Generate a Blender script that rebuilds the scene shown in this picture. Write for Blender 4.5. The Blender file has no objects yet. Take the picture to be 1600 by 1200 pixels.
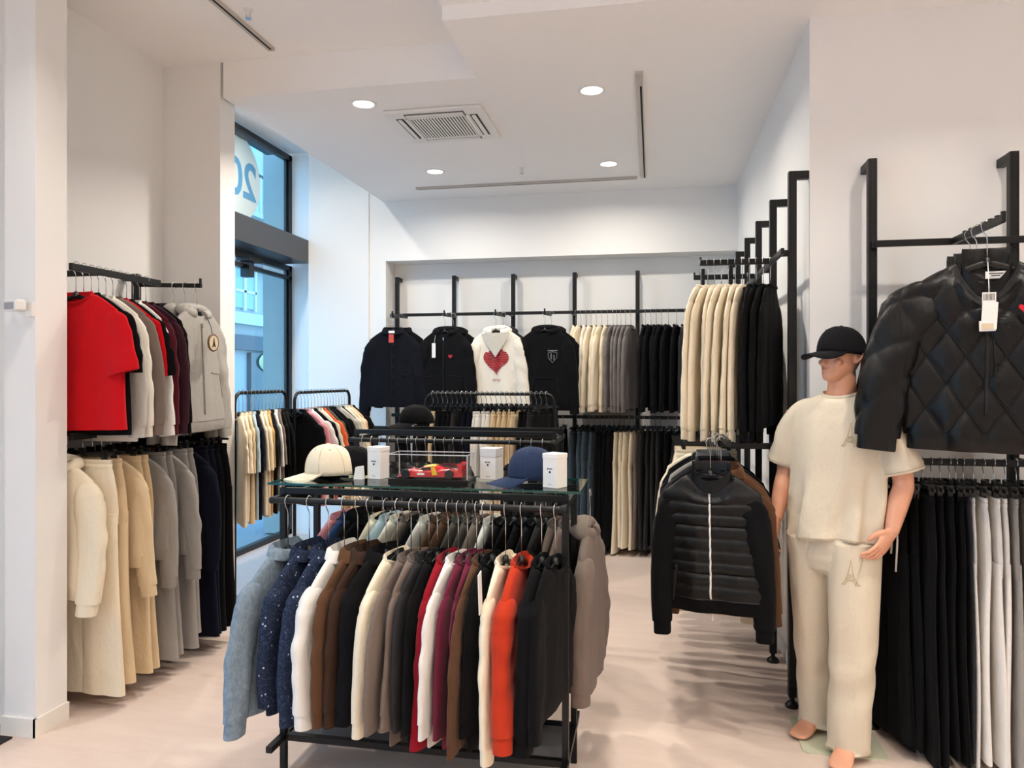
import bpy, math, random
import numpy as np
R = math.radians
random.seed(7)
SC = bpy.context.scene
COL = SC.collection

# ------------------------------------------------------------------ camera, world, exposure
cam_d = bpy.data.cameras.new('camera'); cam = bpy.data.objects.new('camera', cam_d); COL.objects.link(cam)
cam_d.sensor_width = 36.0; cam_d.lens = 36.0 * 1150 / 1600; cam_d.shift_y = -10 / 1600
cam_d.clip_start = 0.05; cam_d.clip_end = 200
cam.location = (0, 0, 1.6); cam.rotation_euler = (R(90), 0, R(10.83))
SC.camera = cam
SC.view_settings.view_transform = 'Standard'; SC.view_settings.look = 'None'
SC.view_settings.gamma = 1.0; SC.view_settings.use_curve_mapping = False
SC.view_settings.exposure = 0.04
SC.cycles.use_denoising = True
SC.cycles.max_bounces = 9; SC.cycles.diffuse_bounces = 5; SC.cycles.transparent_max_bounces = 16
SC.cycles.sample_clamp_indirect = 6.0
LAMP_W = 23.5            # watts of one ceiling downlight
LAMP_COL = (1.0, 0.925, 0.825)
SKY_STRENGTH = 3.6

W = bpy.data.worlds.new('world'); SC.world = W; W.use_nodes = True
nt = W.node_tree; nt.nodes.clear()
wo = nt.nodes.new('ShaderNodeOutputWorld'); bg = nt.nodes.new('ShaderNodeBackground')
tc = nt.nodes.new('ShaderNodeTexCoord'); sep = nt.nodes.new('ShaderNodeSeparateXYZ'); rmp = nt.nodes.new('ShaderNodeValToRGB')
rmp.color_ramp.elements[0].position = 0.0; rmp.color_ramp.elements[0].color = (0.46, 0.74, 1.0, 1)
rmp.color_ramp.elements[1].position = 0.8; rmp.color_ramp.elements[1].color = (0.27, 0.56, 1.0, 1)
nt.links.new(tc.outputs['Generated'], sep.inputs[0]); nt.links.new(sep.outputs['Z'], rmp.inputs[0])
nt.links.new(rmp.outputs[0], bg.inputs['Color']); bg.inputs['Strength'].default_value = SKY_STRENGTH
nt.links.new(bg.outputs[0], wo.inputs[0])

# ------------------------------------------------------------------ materials
def lin(h):
    h = h.lstrip('#'); c = [int(h[i:i + 2], 16) / 255 for i in (0, 2, 4)]
    return tuple((x / 12.92 if x <= 0.04045 else ((x + 0.055) / 1.055) ** 2.4) for x in c)

_mats = {}
def _new(name):
    m = bpy.data.materials.new(name); m.use_nodes = True
    t = m.node_tree; return m, t, t.nodes['Principled BSDF']

def plain(name, col, rough=0.5, metal=0.0, spec=0.5, bump=0.0, scale=40.0, var=0.0, coat=0.0):
    if name in _mats: return _mats[name]
    m, t, b = _new(name)
    c = lin(col) if isinstance(col, str) else col
    b.inputs['Base Color'].default_value = (*c, 1); b.inputs['Roughness'].default_value = rough
    b.inputs['Metallic'].default_value = metal; b.inputs['Specular IOR Level'].default_value = spec
    b.inputs['Coat Weight'].default_value = coat
    if bump or var:
        tcn = t.nodes.new('ShaderNodeTexCoord'); n = t.nodes.new('ShaderNodeTexNoise')
        n.inputs['Scale'].default_value = scale; n.inputs['Detail'].default_value = 5
        t.links.new(tcn.outputs['Object'], n.inputs['Vector'])
        if bump:
            bp = t.nodes.new('ShaderNodeBump'); bp.inputs['Strength'].default_value = bump; bp.inputs['Distance'].default_value = 0.004
            t.links.new(n.outputs['Fac'], bp.inputs['Height']); t.links.new(bp.outputs[0], b.inputs['Normal'])
        if var:
            mx = t.nodes.new('ShaderNodeMix'); mx.data_type = 'RGBA'
            mx.inputs['A'].default_value = (*[x * (1 - var) for x in c], 1); mx.inputs['B'].default_value = (*[min(1, x * (1 + var)) for x in c], 1)
            t.links.new(n.outputs['Fac'], mx.inputs['Factor']); t.links.new(mx.outputs['Result'], b.inputs['Base Color'])
    _mats[name] = m; return m

def fabric(col, kind='knit'):
    """cloth: colour variation, fine weave and soft creases in the normal"""
    key = 'fabric_%s_%s' % (col, kind)
    if key in _mats: return _mats[key]
    m, t, b = _new(key); c = lin(col); N = t.nodes.new; Lk = t.links.new
    b.inputs['Roughness'].default_value = 0.42 if kind == 'nylon' else 0.9
    b.inputs['Specular IOR Level'].default_value = 0.28 if kind == 'nylon' else 0.10
    b.inputs['Sheen Weight'].default_value = 0.0 if kind == 'nylon' else (0.02 if max(c) < .06 else 0.08)
    b.inputs['Sheen Roughness'].default_value = 0.5
    tcn = N('ShaderNodeTexCoord')
    n1 = N('ShaderNodeTexNoise'); n1.inputs['Scale'].default_value = 5.0; n1.inputs['Detail'].default_value = 3; n1.inputs['Distortion'].default_value = 0.6
    n2 = N('ShaderNodeTexNoise'); n2.inputs['Scale'].default_value = 260.0; n2.inputs['Detail'].default_value = 2
    mp = N('ShaderNodeMapping'); mp.inputs['Scale'].default_value = (1.6, 1.6, 0.8)
    Lk(tcn.outputs['Object'], mp.inputs['Vector']); Lk(mp.outputs[0], n1.inputs['Vector']); Lk(tcn.outputs['Object'], n2.inputs['Vector'])
    mx = N('ShaderNodeMix'); mx.data_type = 'RGBA'
    v = 0.10
    mx.inputs['A'].default_value = (*[x * (1 - v) for x in c], 1); mx.inputs['B'].default_value = (*[min(1, x * (1 + v)) for x in c], 1)
    Lk(n2.outputs['Fac'], mx.inputs['Factor'])
    out = mx.outputs['Result']
    if kind == 'denim':
        w = N('ShaderNodeTexNoise'); w.inputs['Scale'].default_value = 70; w.inputs['Detail'].default_value = 7; w.inputs['Distortion'].default_value = .7
        m2 = N('ShaderNodeMapping'); m2.inputs['Scale'].default_value = (1, 1, .6); Lk(tcn.outputs['Object'], m2.inputs[0]); Lk(m2.outputs[0], w.inputs['Vector'])
        rp = N('ShaderNodeValToRGB'); rp.color_ramp.elements[0].position = .38; rp.color_ramp.elements[1].position = .75
        Lk(w.outputs['Fac'], rp.inputs[0])
        m3 = N('ShaderNodeMix'); m3.data_type = 'RGBA'; m3.inputs['B'].default_value = (*[min(1, x * 1.4 + .02) for x in c], 1)
        Lk(rp.outputs[0], m3.inputs['Factor']); Lk(out, m3.inputs['A']); out = m3.outputs['Result']
    if kind == 'speck':
        w = N('ShaderNodeTexVoronoi'); w.inputs['Scale'].default_value = 34; Lk(tcn.outputs['Object'], w.inputs['Vector'])
        rp = N('ShaderNodeValToRGB'); rp.color_ramp.elements[0].position = .10; rp.color_ramp.elements[0].color = (1, 1, 1, 1)
        rp.color_ramp.elements[1].position = .14; rp.color_ramp.elements[1].color = (0, 0, 0, 1)
        Lk(w.outputs['Distance'], rp.inputs[0])
        w2 = N('ShaderNodeTexNoise'); w2.inputs['Scale'].default_value = 60; w2.inputs['Detail'].default_value = 4; w2.inputs['Distortion'].default_value = 3
        Lk(tcn.outputs['Object'], w2.inputs['Vector'])
        rp2 = N('ShaderNodeValToRGB'); rp2.color_ramp.elements[0].position = .5; rp2.color_ramp.elements[1].position = .62
        Lk(w2.outputs['Fac'], rp2.inputs[0])
        m4 = N('ShaderNodeMix'); m4.data_type = 'RGBA'; m4.inputs['B'].default_value = (*[min(1, x * 2.2 + .01) for x in c], 1)
        Lk(rp2.outputs[0], m4.inputs['Factor']); Lk(out, m4.inputs['A'])
        m3 = N('ShaderNodeMix'); m3.data_type = 'RGBA'; m3.inputs['B'].default_value = (.45, .5, .62, 1)
        Lk(rp.outputs[0], m3.inputs['Factor']); Lk(m4.outputs['Result'], m3.inputs['A']); out = m3.outputs['Result']
    Lk(out, b.inputs['Base Color'])
    bp1 = N('ShaderNodeBump'); bp1.inputs['Strength'].default_value = 0.42; bp1.inputs['Distance'].default_value = 0.03
    n3 = N('ShaderNodeTexNoise'); n3.inputs['Scale'].default_value = 19.0; n3.inputs['Detail'].default_value = 4; n3.inputs['Distortion'].default_value = 1.2; Lk(mp.outputs[0], n3.inputs['Vector'])
    ad = N('ShaderNodeMath'); ad.operation = 'MULTIPLY_ADD'; ad.inputs[1].default_value = .13; Lk(n3.outputs['Fac'], ad.inputs[0]); Lk(n1.outputs['Fac'], ad.inputs[2])
    Lk(ad.outputs[0], bp1.inputs['Height'])
    bp2 = N('ShaderNodeBump'); bp2.inputs['Strength'].default_value = 0.25; bp2.inputs['Distance'].default_value = 0.002
    Lk(n2.outputs['Fac'], bp2.inputs['Height']); Lk(bp1.outputs[0], bp2.inputs['Normal'])
    Lk(bp2.outputs[0], b.inputs['Normal'])
    _mats[key] = m; return m

def glass(name, tint, refl=1.0, op=0.0):
    if name in _mats: return _mats[name]
    m, t, b = _new(name); t.nodes.remove(b); N = t.nodes.new
    o = t.nodes['Material Output']; tr = N('ShaderNodeBsdfTransparent'); gl = N('ShaderNodeBsdfGlossy'); fr = N('ShaderNodeFresnel'); mx = N('ShaderNodeMixShader')
    tr.inputs[0].default_value = (*tint, 1); gl.inputs['Roughness'].default_value = 0.02; fr.inputs['IOR'].default_value = 1.45
    ge = N('ShaderNodeNewGeometry'); iv = N('ShaderNodeMath'); iv.operation = 'MULTIPLY_ADD'; iv.inputs[1].default_value = -refl; iv.inputs[2].default_value = refl
    t.links.new(ge.outputs['Backfacing'], iv.inputs[0])       # reflect once, at the outer face of the pane
    mu = N('ShaderNodeMath'); mu.operation = 'MULTIPLY'; t.links.new(fr.outputs[0], mu.inputs[0]); t.links.new(iv.outputs[0], mu.inputs[1])
    t.links.new(mu.outputs[0], mx.inputs[0]); t.links.new(tr.outputs[0], mx.inputs[1]); t.links.new(gl.outputs[0], mx.inputs[2])
    t.links.new(mx.outputs[0], o.inputs[0]); _mats[name] = m; return m

def emis(name, col, s):
    if name in _mats: return _mats[name]
    m, t, b = _new(name); b.inputs['Base Color'].default_value = (.8, .8, .8, 1)
    b.inputs['Emission Color'].default_value = (*col, 1); b.inputs['Emission Strength'].default_value = s
    _mats[name] = m; return m

M_wall = plain('wall_paint', '#F2F0ED', .8, bump=.05, scale=120, var=.012)
M_ceil = plain('ceiling_paint', '#FAF8F6', .85, bump=.04, scale=120)
M_trim = plain('trim_paint', '#F0EBE2', .5)
M_black = plain('black_powder_coat', '#0F0F10', .42, spec=.35, bump=.05, scale=400)
M_slot = plain('slot_black', '#040405', .8)
M_hang = plain('black_plastic', '#0E0E0F', .38, spec=.5)
M_chrome = plain('chrome_wire', '#C9C9C9', .22, metal=1.0)
M_frame = plain('window_frame_black', '#0D1116', .4)
M_white = plain('white_plastic', '#ECEAE6', .4)
M_paper = plain('paper_white', '#EEEBE6', .6)
M_skin = plain('mannequin_plastic', '#DDA183', .38, spec=.4, coat=.15)

# ------------------------------------------------------------------ mesh builder
class MB:
    def __init__(s): s.v = []; s.f = []
    def add(s, v, f):
        k = len(s.v); s.v.extend([tuple(p) for p in v]); s.f.extend([tuple(i + k for i in q) for q in f]); return s
    def box(s, c, d, rz=0.0, rx=0.0, ry=0.0):
        p = np.array([[x, y, z] for x in (-.5, .5) for y in (-.5, .5) for z in (-.5, .5)]) * np.array(d)
        if rx: ca, sa = math.cos(rx), math.sin(rx); p = p @ np.array([[1, 0, 0], [0, ca, sa], [0, -sa, ca]])
        if ry: ca, sa = math.cos(ry), math.sin(ry); p = p @ np.array([[ca, 0, -sa], [0, 1, 0], [sa, 0, ca]])
        if rz: ca, sa = math.cos(rz), math.sin(rz); p = p @ np.array([[ca, sa, 0], [-sa, ca, 0], [0, 0, 1]])
        p = p + np.array(c)
        return s.add(p.tolist(), [(0, 1, 3, 2), (4, 6, 7, 5), (0, 4, 5, 1), (2, 3, 7, 6), (0, 2, 6, 4), (1, 5, 7, 3)])
    def bb(s, x0, x1, y0, y1, z0, z1): return s.box(((x0 + x1) / 2, (y0 + y1) / 2, (z0 + z1) / 2), (abs(x1 - x0), abs(y1 - y0), abs(z1 - z0)))
    def loft(s, rings, cap0=True, cap1=True, closed=True):
        rings = np.asarray(rings, float); n, m, _ = rings.shape
        f = []
        for i in range(n - 1):
            for j in range(m if closed else m - 1):
                k = (j + 1) % m
                f.append((i * m + j, i * m + k, (i + 1) * m + k, (i + 1) * m + j))
        v = rings.reshape(-1, 3).tolist()
        if cap0: v.append(rings[0].mean(0).tolist()); c = len(v) - 1; f += [(c, (j + 1) % m, j) for j in range(m)]
        if cap1: v.append(rings[-1].mean(0).tolist()); c = len(v) - 1; o = (n - 1) * m; f += [(c, o + j, o + (j + 1) % m) for j in range(m)]
        return s.add(v, f)
    def tube(s, path, r, n=8, closed=False, sq=(1, 1), caps=True):
        P = np.asarray(path, float); K = len(P)
        rr = np.broadcast_to(np.asarray(r, float), (K,))
        T = np.gradient(P, axis=0) if not closed else np.roll(P, -1, 0) - np.roll(P, 1, 0)
        T /= np.linalg.norm(T, axis=1)[:, None] + 1e-12
        up = np.array([0, 0, 1.0]) if abs(T[0][2]) < .9 else np.array([0, 1.0, 0])
        rings = []; u = np.cross(up, T[0]); u /= np.linalg.norm(u)
        for i in range(K):
            u = u - T[i] * np.dot(u, T[i]); u /= np.linalg.norm(u) + 1e-12
            w = np.cross(T[i], u); a = np.arange(n) * 2 * math.pi / n
            rings.append(P[i] + rr[i] * (np.cos(a)[:, None] * u * sq[0] + np.sin(a)[:, None] * w * sq[1]))
        if closed: rings.append(rings[0])
        return s.loft(rings, caps and not closed, caps and not closed)
    def lathe(s, prof, c=(0, 0, 0), n=24, axis='z'):
        a = np.arange(n) * 2 * math.pi / n; rings = []
        for r, z in prof:
            ring = np.stack([r * np.cos(a), r * np.sin(a), np.full(n, z)], 1)
            if axis == 'y': ring = ring[:, [0, 2, 1]]
            if axis == 'x': ring = ring[:, [2, 0, 1]]
            rings.append(ring + np.array(c))
        return s.loft(rings)
    def ell(s, c, r, n=16, m=10, rz=0.0):
        a = np.arange(n) * 2 * math.pi / n; rings = []
        for i in range(1, m):
            p = -math.pi / 2 + math.pi * i / m
            q = np.stack([r[0] * math.cos(p) * np.cos(a), r[1] * math.cos(p) * np.sin(a), np.full(n, r[2] * math.sin(p))], 1)
            if rz: ca, sa = math.cos(rz), math.sin(rz); q = q @ np.array([[ca, sa, 0], [-sa, ca, 0], [0, 0, 1]])
            rings.append(q + np.array(c))
        return s.loft(rings)
    def prism(s, poly, z0, z1, plane='xz'):
        """extruded polygon; plane xz: poly is (x,z), thickness along y"""
        n = len(poly)
        P = lambda a, b, h: (a, h, b) if plane == 'xz' else ((a, b, h) if plane == 'xy' else (h, a, b))
        v = [P(a, b, z0) for a, b in poly] + [P(a, b, z1) for a, b in poly]
        f = [tuple(range(n)), tuple(range(2 * n - 1, n - 1, -1))] + [(i, i + n, (i + 1) % n + n, (i + 1) % n) for i in range(n)]
        return s.add(v, f)
    def mesh(s, name, smooth=35):
        me = bpy.data.meshes.new(name); me.from_pydata(s.v, [], s.f)
        if smooth:
            me.polygons.foreach_set('use_smooth', [True] * len(me.polygons))
            if smooth < 180: me.set_sharp_from_angle(angle=R(smooth))
        me.update(); return me
    def build(s, name, mat, parent=None, loc=None, rz=0, smooth=35, bevel=0.0):
        o = bpy.data.objects.new(name, s.mesh(name, smooth)); COL.objects.link(o)
        if mat: o.data.materials.append(mat)
        if parent: o.parent = parent
        if loc is not None: o.location = loc
        if rz: o.rotation_euler = (0, 0, rz)
        if bevel:
            b = o.modifiers.new('bevel', 'BEVEL'); b.width = bevel; b.segments = 2; b.limit_method = 'ANGLE'; b.harden_normals = False
        return o

def flip_fix(o):
    import bmesh
    bm = bmesh.new(); bm.from_mesh(o.data); bmesh.ops.recalc_face_normals(bm, faces=bm.faces); bm.to_mesh(o.data); bm.free(); return o

_labels = {}
def tag(o, label, cat, group=None):
    o['label'] = label; o['category'] = cat
    if group: o['group'] = group
    _labels.setdefault(label, 0); _labels[label] += 1
    return o
def struct(o): o['kind'] = 'structure'; return o
def empty(name, loc, rz=0.0):
    o = bpy.data.objects.new(name, None); COL.objects.link(o); o.location = loc; o.rotation_euler = (0, 0, rz); o.empty_display_size = .05; return o
def text_mesh(txt, size, depth=.0015, bold=False):
    c = bpy.data.curves.new('lettering', 'FONT'); c.body = txt; c.size = size; c.extrude = depth; c.align_x = 'CENTER'; c.align_y = 'CENTER'; c.resolution_u = 4
    if bold: c.offset = size * .018
    o = bpy.data.objects.new('lettering', c); COL.objects.link(o); dg = bpy.context.evaluated_depsgraph_get()
    me = bpy.data.meshes.new_from_object(o.evaluated_get(dg)); bpy.data.objects.remove(o); return me
def mesh_obj(name, me, mat, parent=None, loc=(0, 0, 0), rot=(0, 0, 0)):
    o = bpy.data.objects.new(name, me); COL.objects.link(o); me.materials.clear(); me.materials.append(mat)
    o.location = loc; o.rotation_euler = rot
    if parent: o.parent = parent
    return o
ORD = ['first', 'second', 'third', 'fourth', 'fifth', 'sixth', 'seventh', 'eighth', 'ninth', 'tenth', 'eleventh', 'twelfth', 'thirteenth', 'fourteenth', 'fifteenth',
       'sixteenth', 'seventeenth', 'eighteenth', 'nineteenth', 'twentieth', 'twenty-first', 'twenty-second', 'twenty-third', 'twenty-fourth', 'twenty-fifth', 'twenty-sixth', 'twenty-seventh', 'twenty-eighth', 'twenty-ninth', 'thirtieth']
# ------------------------------------------------------------------ the setting
ZS, ZH = 3.325, 3.545
M_floor = None
def make_floor_mat():
    m, t, b = _new('floor_vinyl'); N = t.nodes.new; Lk = t.links.new
    tcn = N('ShaderNodeTexCoord'); n1 = N('ShaderNodeTexNoise'); n2 = N('ShaderNodeTexNoise'); mp = N('ShaderNodeMapping')
    mp.inputs['Rotation'].default_value = (0, 0, R(38)); mp.inputs['Scale'].default_value = (1.2, 5, 1)
    Lk(tcn.outputs['Object'], mp.inputs[0]); Lk(mp.outputs[0], n1.inputs['Vector']); Lk(tcn.outputs['Object'], n2.inputs['Vector'])
    n1.inputs['Scale'].default_value = 3.5; n1.inputs['Detail'].default_value = 8; n1.inputs['Roughness'].default_value = .65
    n2.inputs['Scale'].default_value = 170; n2.inputs['Detail'].default_value = 3
    rp = N('ShaderNodeValToRGB'); e = rp.color_ramp.elements
    e[0].position = .3; e[0].color = (*lin('#D4C0B3'), 1); e[1].position = .75; e[1].color = (*lin('#DDCABE'), 1)
    Lk(n1.outputs['Fac'], rp.inputs[0])
    mx = N('ShaderNodeMix'); mx.data_type = 'RGBA'; mx.blend_type = 'MULTIPLY'; mx.inputs['Factor'].default_value = .35
    rp2 = N('ShaderNodeValToRGB'); rp2.color_ramp.elements[0].position = .35; rp2.color_ramp.elements[0].color = (.84, .82, .82, 1); rp2.color_ramp.elements[1].position = .6
    Lk(n2.outputs['Fac'], rp2.inputs[0]); Lk(rp.outputs[0], mx.inputs['A']); Lk(rp2.outputs[0], mx.inputs['B']); Lk(mx.outputs['Result'], b.inputs['Base Color'])
    b.inputs['Roughness'].default_value = .5; b.inputs['Specular IOR Level'].default_value = .3
    bp = N('ShaderNodeBump'); bp.inputs['Strength'].default_value = .12; bp.inputs['Distance'].default_value = .002
    Lk(n2.outputs['Fac'], bp.inputs['Height']); Lk(bp.outputs[0], b.inputs['Normal']); return m
M_floor = make_floor_mat()
def wall(name, *boxes, mat=None):
    m = MB()
    for q in boxes: m.bb(*q)
    return struct(m.build(name, mat or M_wall, smooth=0))
wall('floor', (-3.67, 4.2, -5, 7.2, -.1, 0), mat=M_floor)
wall('wall_back', (-2.6, .9, 7.10, 7.25, 0, 3.6))
wall('wall_back_header', (-2.57, .75, 6.85, 7.10, 2.74, ZS))
wall('wall_back_pilaster', (-3.374, -2.57, 6.85, 7.25, 0, 4.1), (-3.374, -2.74, 6.83, 6.86, 0, 3.9))
wall('wall_reveal', (-3.95, -3.37, 7.0, 7.25, 0, 4.1))
wall('wall_right', (.745, .9, 3.80, 7.25, 0, ZS))
wall('wall_right_front', (.74, 4.2, 3.74, 3.9, 0, ZS))
wall('wall_right_far', (4.2, 4.35, -5, 3.9, 0, 3.6))
wall('wall_behind', (-3.67, 4.35, -5.15, -5, 0, 3.6))
wall('wall_alcove', (-3.12, -3.02, 2.95, 4.14, 0, ZH))
wall('wall_pillar', (-3.67, -2.62, 4.12, 4.28, 0, 3.95))
wall('wall_partition', (-3.67, -2.78, 2.90, 3.0, 0, ZH), (-2.86, -2.70, 2.82, 3.0, 0, ZH))
wall('wall_window', (-3.72, -3.62, -5, -2.2, 0, 3.95), (-3.72, -3.62, 1.5, 4.2, 0, 3.95), (-3.72, -3.62, -2.2, 1.5, 3.0, 3.95))
wall('ceiling_alcove', (-3.7, -1.0, -5, 4.13, ZH, ZH + .1), mat=M_ceil)
wall('ceiling', (-2.6, .9, 4.12, 7.25, ZS, 3.95), (-1.0, 4.3, 3.43, 4.12, ZS, 3.95), mat=M_ceil)
wall('ceiling_front', (-1.0, 4.3, -5, 3.43, ZS + .07, 3.95), mat=M_ceil)
wall('ceiling_window', (-3.7, -2.6, 4.1, 7.25, 3.9, 4.0), mat=M_ceil)
# baseboards
wall('baseboard_left', (-2.87, -2.69, 2.808, 2.822, 0, .082), (-2.702, -2.688, 2.808, 3.0, 0, .082), mat=M_trim)
wall('baseboard_alcove', (-3.02, -3.006, 3.0, 4.12, 0, .08), mat=M_trim)
wall('baseboard_right', (.731, .746, 3.73, 7.1, 0, .08), (.731, 4.2, 3.726, 3.741, 0, .08), mat=M_trim)
wall('baseboard_back', (-2.57, .74, 7.086, 7.1, 0, .08), mat=M_trim)
# shop front: upper light, transom box, glass door
M_glass = glass('window_glass', (.80, .93, .97), 1.0)
def frame_box(name, y0, y1, z0, z1, w=.055):
    m = MB(); x0, x1 = -3.70, -3.64
    m.bb(x0, x1, y0, y1, z1 - w, z1).bb(x0, x1, y0, y1, z0, z0 + w).bb(x0, x1, y0, y0 + w, z0, z1).bb(x0, x1, y1 - w, y1, z0, z1)
    m.bb(x0 + .015, x1 - .02, y1 - w - .03, y1 - w, z0, z1)
    o = struct(m.build(name, M_frame, smooth=0)); return o
w1 = frame_box('window_1', 4.2, 7.0, 2.95, 3.87)
MB().bb(-3.673, -3.667, 4.2, 6.95, 2.98, 3.83).build('pane', M_glass, w1, smooth=0)
MB().bb(-3.70, -3.60, 4.28, 6.6, 3.77, 3.80).build('blind_rail', plain('alu_dark', '#4A5158', .4, metal=.4), w1, smooth=0)
tr_ = struct(MB().bb(-3.68, -3.374, 4.25, 6.84, 2.74, 2.97).build('trim_1', plain('transom_grey', '#4A4C50', .35, metal=.3), smooth=0, bevel=.004))
d1 = frame_box('door_1', 4.2, 7.0, .0, 2.74, .05)
MB().bb(-3.674, -3.664, 4.25, 6.95, .06, 2.62).build('pane', M_glass, d1, smooth=0)
MB().bb(-3.69, -3.64, 4.2, 6.99, 2.60, 2.635).build('door_rail', M_frame, d1, smooth=0)
pv = MB().bb(-3.69, -3.60, 6.12, 6.20, 2.52, 2.66).bb(-3.69, -3.56, 6.05, 6.25, 2.655, 2.69).build('pivot_fitting', M_frame, d1, smooth=0)
w2 = frame_box('window_2', -2.2, 1.5, 0, 3.0)
MB().bb(-3.673, -3.667, -2.15, 1.45, .05, 2.95).build('pane', M_glass, w2, smooth=0)

# round window sticker with the number 20 (reads from the street)
stk = empty('window_sticker', (-3.664, 6.02, 3.41))
m_disc, t_, b_ = _new('sticker_vinyl'); b_.inputs['Base Color'].default_value = (.88, .89, .84, 1); b_.inputs['Roughness'].default_value = .6
trl = t_.nodes.new('ShaderNodeBsdfTranslucent'); trl.inputs[0].default_value = (.95, .95, .86, 1); ms = t_.nodes.new('ShaderNodeMixShader'); ms.inputs[0].default_value = .38
t_.links.new(b_.outputs[0], ms.inputs[1]); t_.links.new(trl.outputs[0], ms.inputs[2]); t_.links.new(ms.outputs[0], t_.nodes['Material Output'].inputs[0])
m = MB(); m.lathe([(.0001, -.0008), (.395, -.0008), (.395, .0008), (.0001, .0008)], n=56, axis='x'); m.build('disc', m_disc, stk, loc=(0, 0, 0), smooth=30)
m_dig, t_, b_ = _new('sticker_digit'); b_.inputs['Base Color'].default_value = (.12, .36, .62, 1); b_.inputs['Roughness'].default_value = .4
me = text_mesh('20', .47, .001, True); dg_ = mesh_obj('digits', me, m_dig, stk, (.0035, .09, -.02), (R(90), 0, R(-90)))
tag(stk, 'round white window sticker with mirrored number 20 in blue', 'sticker')

# street outside
M_pave = plain('paving', '#9A9C9E', .8, var=.1, scale=6)
wall('ground_street', (-16, -3.67, -8, 40, -.12, -.02), mat=M_pave)
pier = wall('wall_outside_pier', (-3.95, -3.72, 6.98, 7.6, 0, 5), mat=plain('outside_stone', '#A9ABA6', .85, var=.08, scale=9))
fc = empty('street_building', (-9.6, 16, 0))
M_st = plain('facade_stone', '#B9BDBE', .85, var=.07, scale=3); M_dk = plain('shop_fascia', '#5C5F66', .6); M_win = plain('street_glass', '#93B6C8', .1, spec=.8)
MB().bb(-.4, 0, -12, 14, 0, 13).build('wall', M_st, fc, smooth=0)
for k, y in enumerate(np.arange(-10.5, 13, 1.5)):
    wf = MB().bb(0, .06, y - .5, y + .5, 3.25, 4.15).build('window', M_win, fc, smooth=0)
    MB().bb(.05, .09, y - .52, y - .44, 3.2, 4.2).bb(.05, .09, y + .44, y + .52, 3.2, 4.2).bb(.05, .09, y - .05, y + .05, 3.2, 4.2).bb(.05, .09, y - .5, y + .5, 3.62, 3.68).build('window_frame', plain('street_frame', '#E6EBEC', .6), wf, smooth=0)
    MB().bb(0, .06, y - .5, y + .5, 6.1, 8.2).build('window', M_win, fc, smooth=0)
MB().bb(0, .35, -12, 14, 4.25, 5.15).build('fascia', M_dk, fc, smooth=0)
MB().bb(0, .25, -12, 14, 2.85, 3.12).build('ledge', plain('ledge_stone', '#D2D6D4', .8), fc, smooth=0)
MB().bb(0, .2, -12, 14, 2.25, 2.6).build('fascia', M_dk, fc, smooth=0)
for k, y in enumerate(np.arange(-11, 13, 2.4)):
    MB().bb(0, .12, y - .8, y + .8, .1, 2.2).build('shop_window', plain('shop_window_dark', '#46525A', .15, spec=.7), fc, smooth=0)
    MB().ell((.16, y + .1, 1.98), (.05, .62, .26)).build('window_decal', plain('decal_yellow', '#CFCF9A', .7), fc)
    MB().bb(.12, .15, y + .05, y + .75, .35, 1.55).build('poster', plain('poster_aqua', '#8FE6E2', .6), fc, smooth=0)
me = text_mesh('carrelistrees', .33, .01); mesh_obj('lettering', me, M_paper, fc, (.37, .9, 4.5), (R(90), 0, R(-90)))
me = text_mesh('1999 vi', .33, .01); mesh_obj('lettering', me, M_paper, fc, (.37, .35, 4.88), (R(90), 0, R(-90)))
for (y0, y1) in [(-12, 14)]:
    MB().bb(0, .9, y0, y1, 5.2, 5.32).build('balcony_slab', M_st, fc, smooth=0)
    MB().bb(.82, .86, y0, y1, 6.15, 6.2).build('balcony_rail', M_frame, fc, smooth=0)
    m = MB()
    for y in np.arange(y0, y1, .16): m.bb(.83, .85, y, y + .025, 5.32, 6.16)
    bl = m.build('balusters', plain('baluster_pale', '#DCE6EA', .5), fc, smooth=0); bl['kind'] = 'stuff'
tag(fc, 'pale stone street building with grey shop fascias seen through the glass door', 'building')

# door mat beside the column
mt = MB().bb(-3.5, -2.79, 1.6, 2.79, 0, .008).build('door_mat', plain('mat_black', '#1E1E20', .95, bump=.3, scale=300), smooth=0)
for k in range(6): MB().bb(-3.5, -2.79, 2.70 - k * .17, 2.715 - k * .17, .0075, .0105).build('mat_strip', plain('alu', '#A8A9AA', .35, metal=.8), mt, smooth=0)
tag(mt, 'black ribbed entrance mat beside the white column', 'mat')

# ------------------------------------------------------------------ ceiling fixtures
M_lamp = emis('lamp_diffuser', (1.0, .95, .86), 9.0)
dl_n = [0]
def downlight(x, y, z, label, group=None, watt=LAMP_W, r=.075, spread=156):
    o = MB().lathe([(r * .82, .002), (r * .86, -.004), (r * 1.02, -.007), (r * 1.12, -.004), (r * 1.12, .0), (r * .8, .004)], n=32).build('downlight', M_white, loc=(x, y, z), smooth=60)
    MB().lathe([(.0005, -.001), (r * .84, -.001), (r * .84, .003), (.0005, .003)], n=32).build('diffuser', M_lamp, o)
    L = bpy.data.lights.new('downlight_lamp', 'AREA'); L.shape = 'DISK'; L.size = r * 1.6; L.energy = watt; L.color = LAMP_COL; L.spread = R(spread)
    lo = bpy.data.objects.new('lamp', L); COL.objects.link(lo); lo.parent = o; lo.location = (0, 0, -.012)
    tag(o, label, 'downlight', group)
downlight(-1.79, 4.38, ZS, 'round recessed downlight between air conditioner and window side of the soffit', spread=142)
downlight(-.36, 4.43, ZS, 'largest round recessed downlight near the vertical ceiling track')
downlight(-1.79, 5.93, ZS, 'round recessed downlight above the navy overshirt, beyond the air conditioner', watt=LAMP_W * .68, spread=166)
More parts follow.
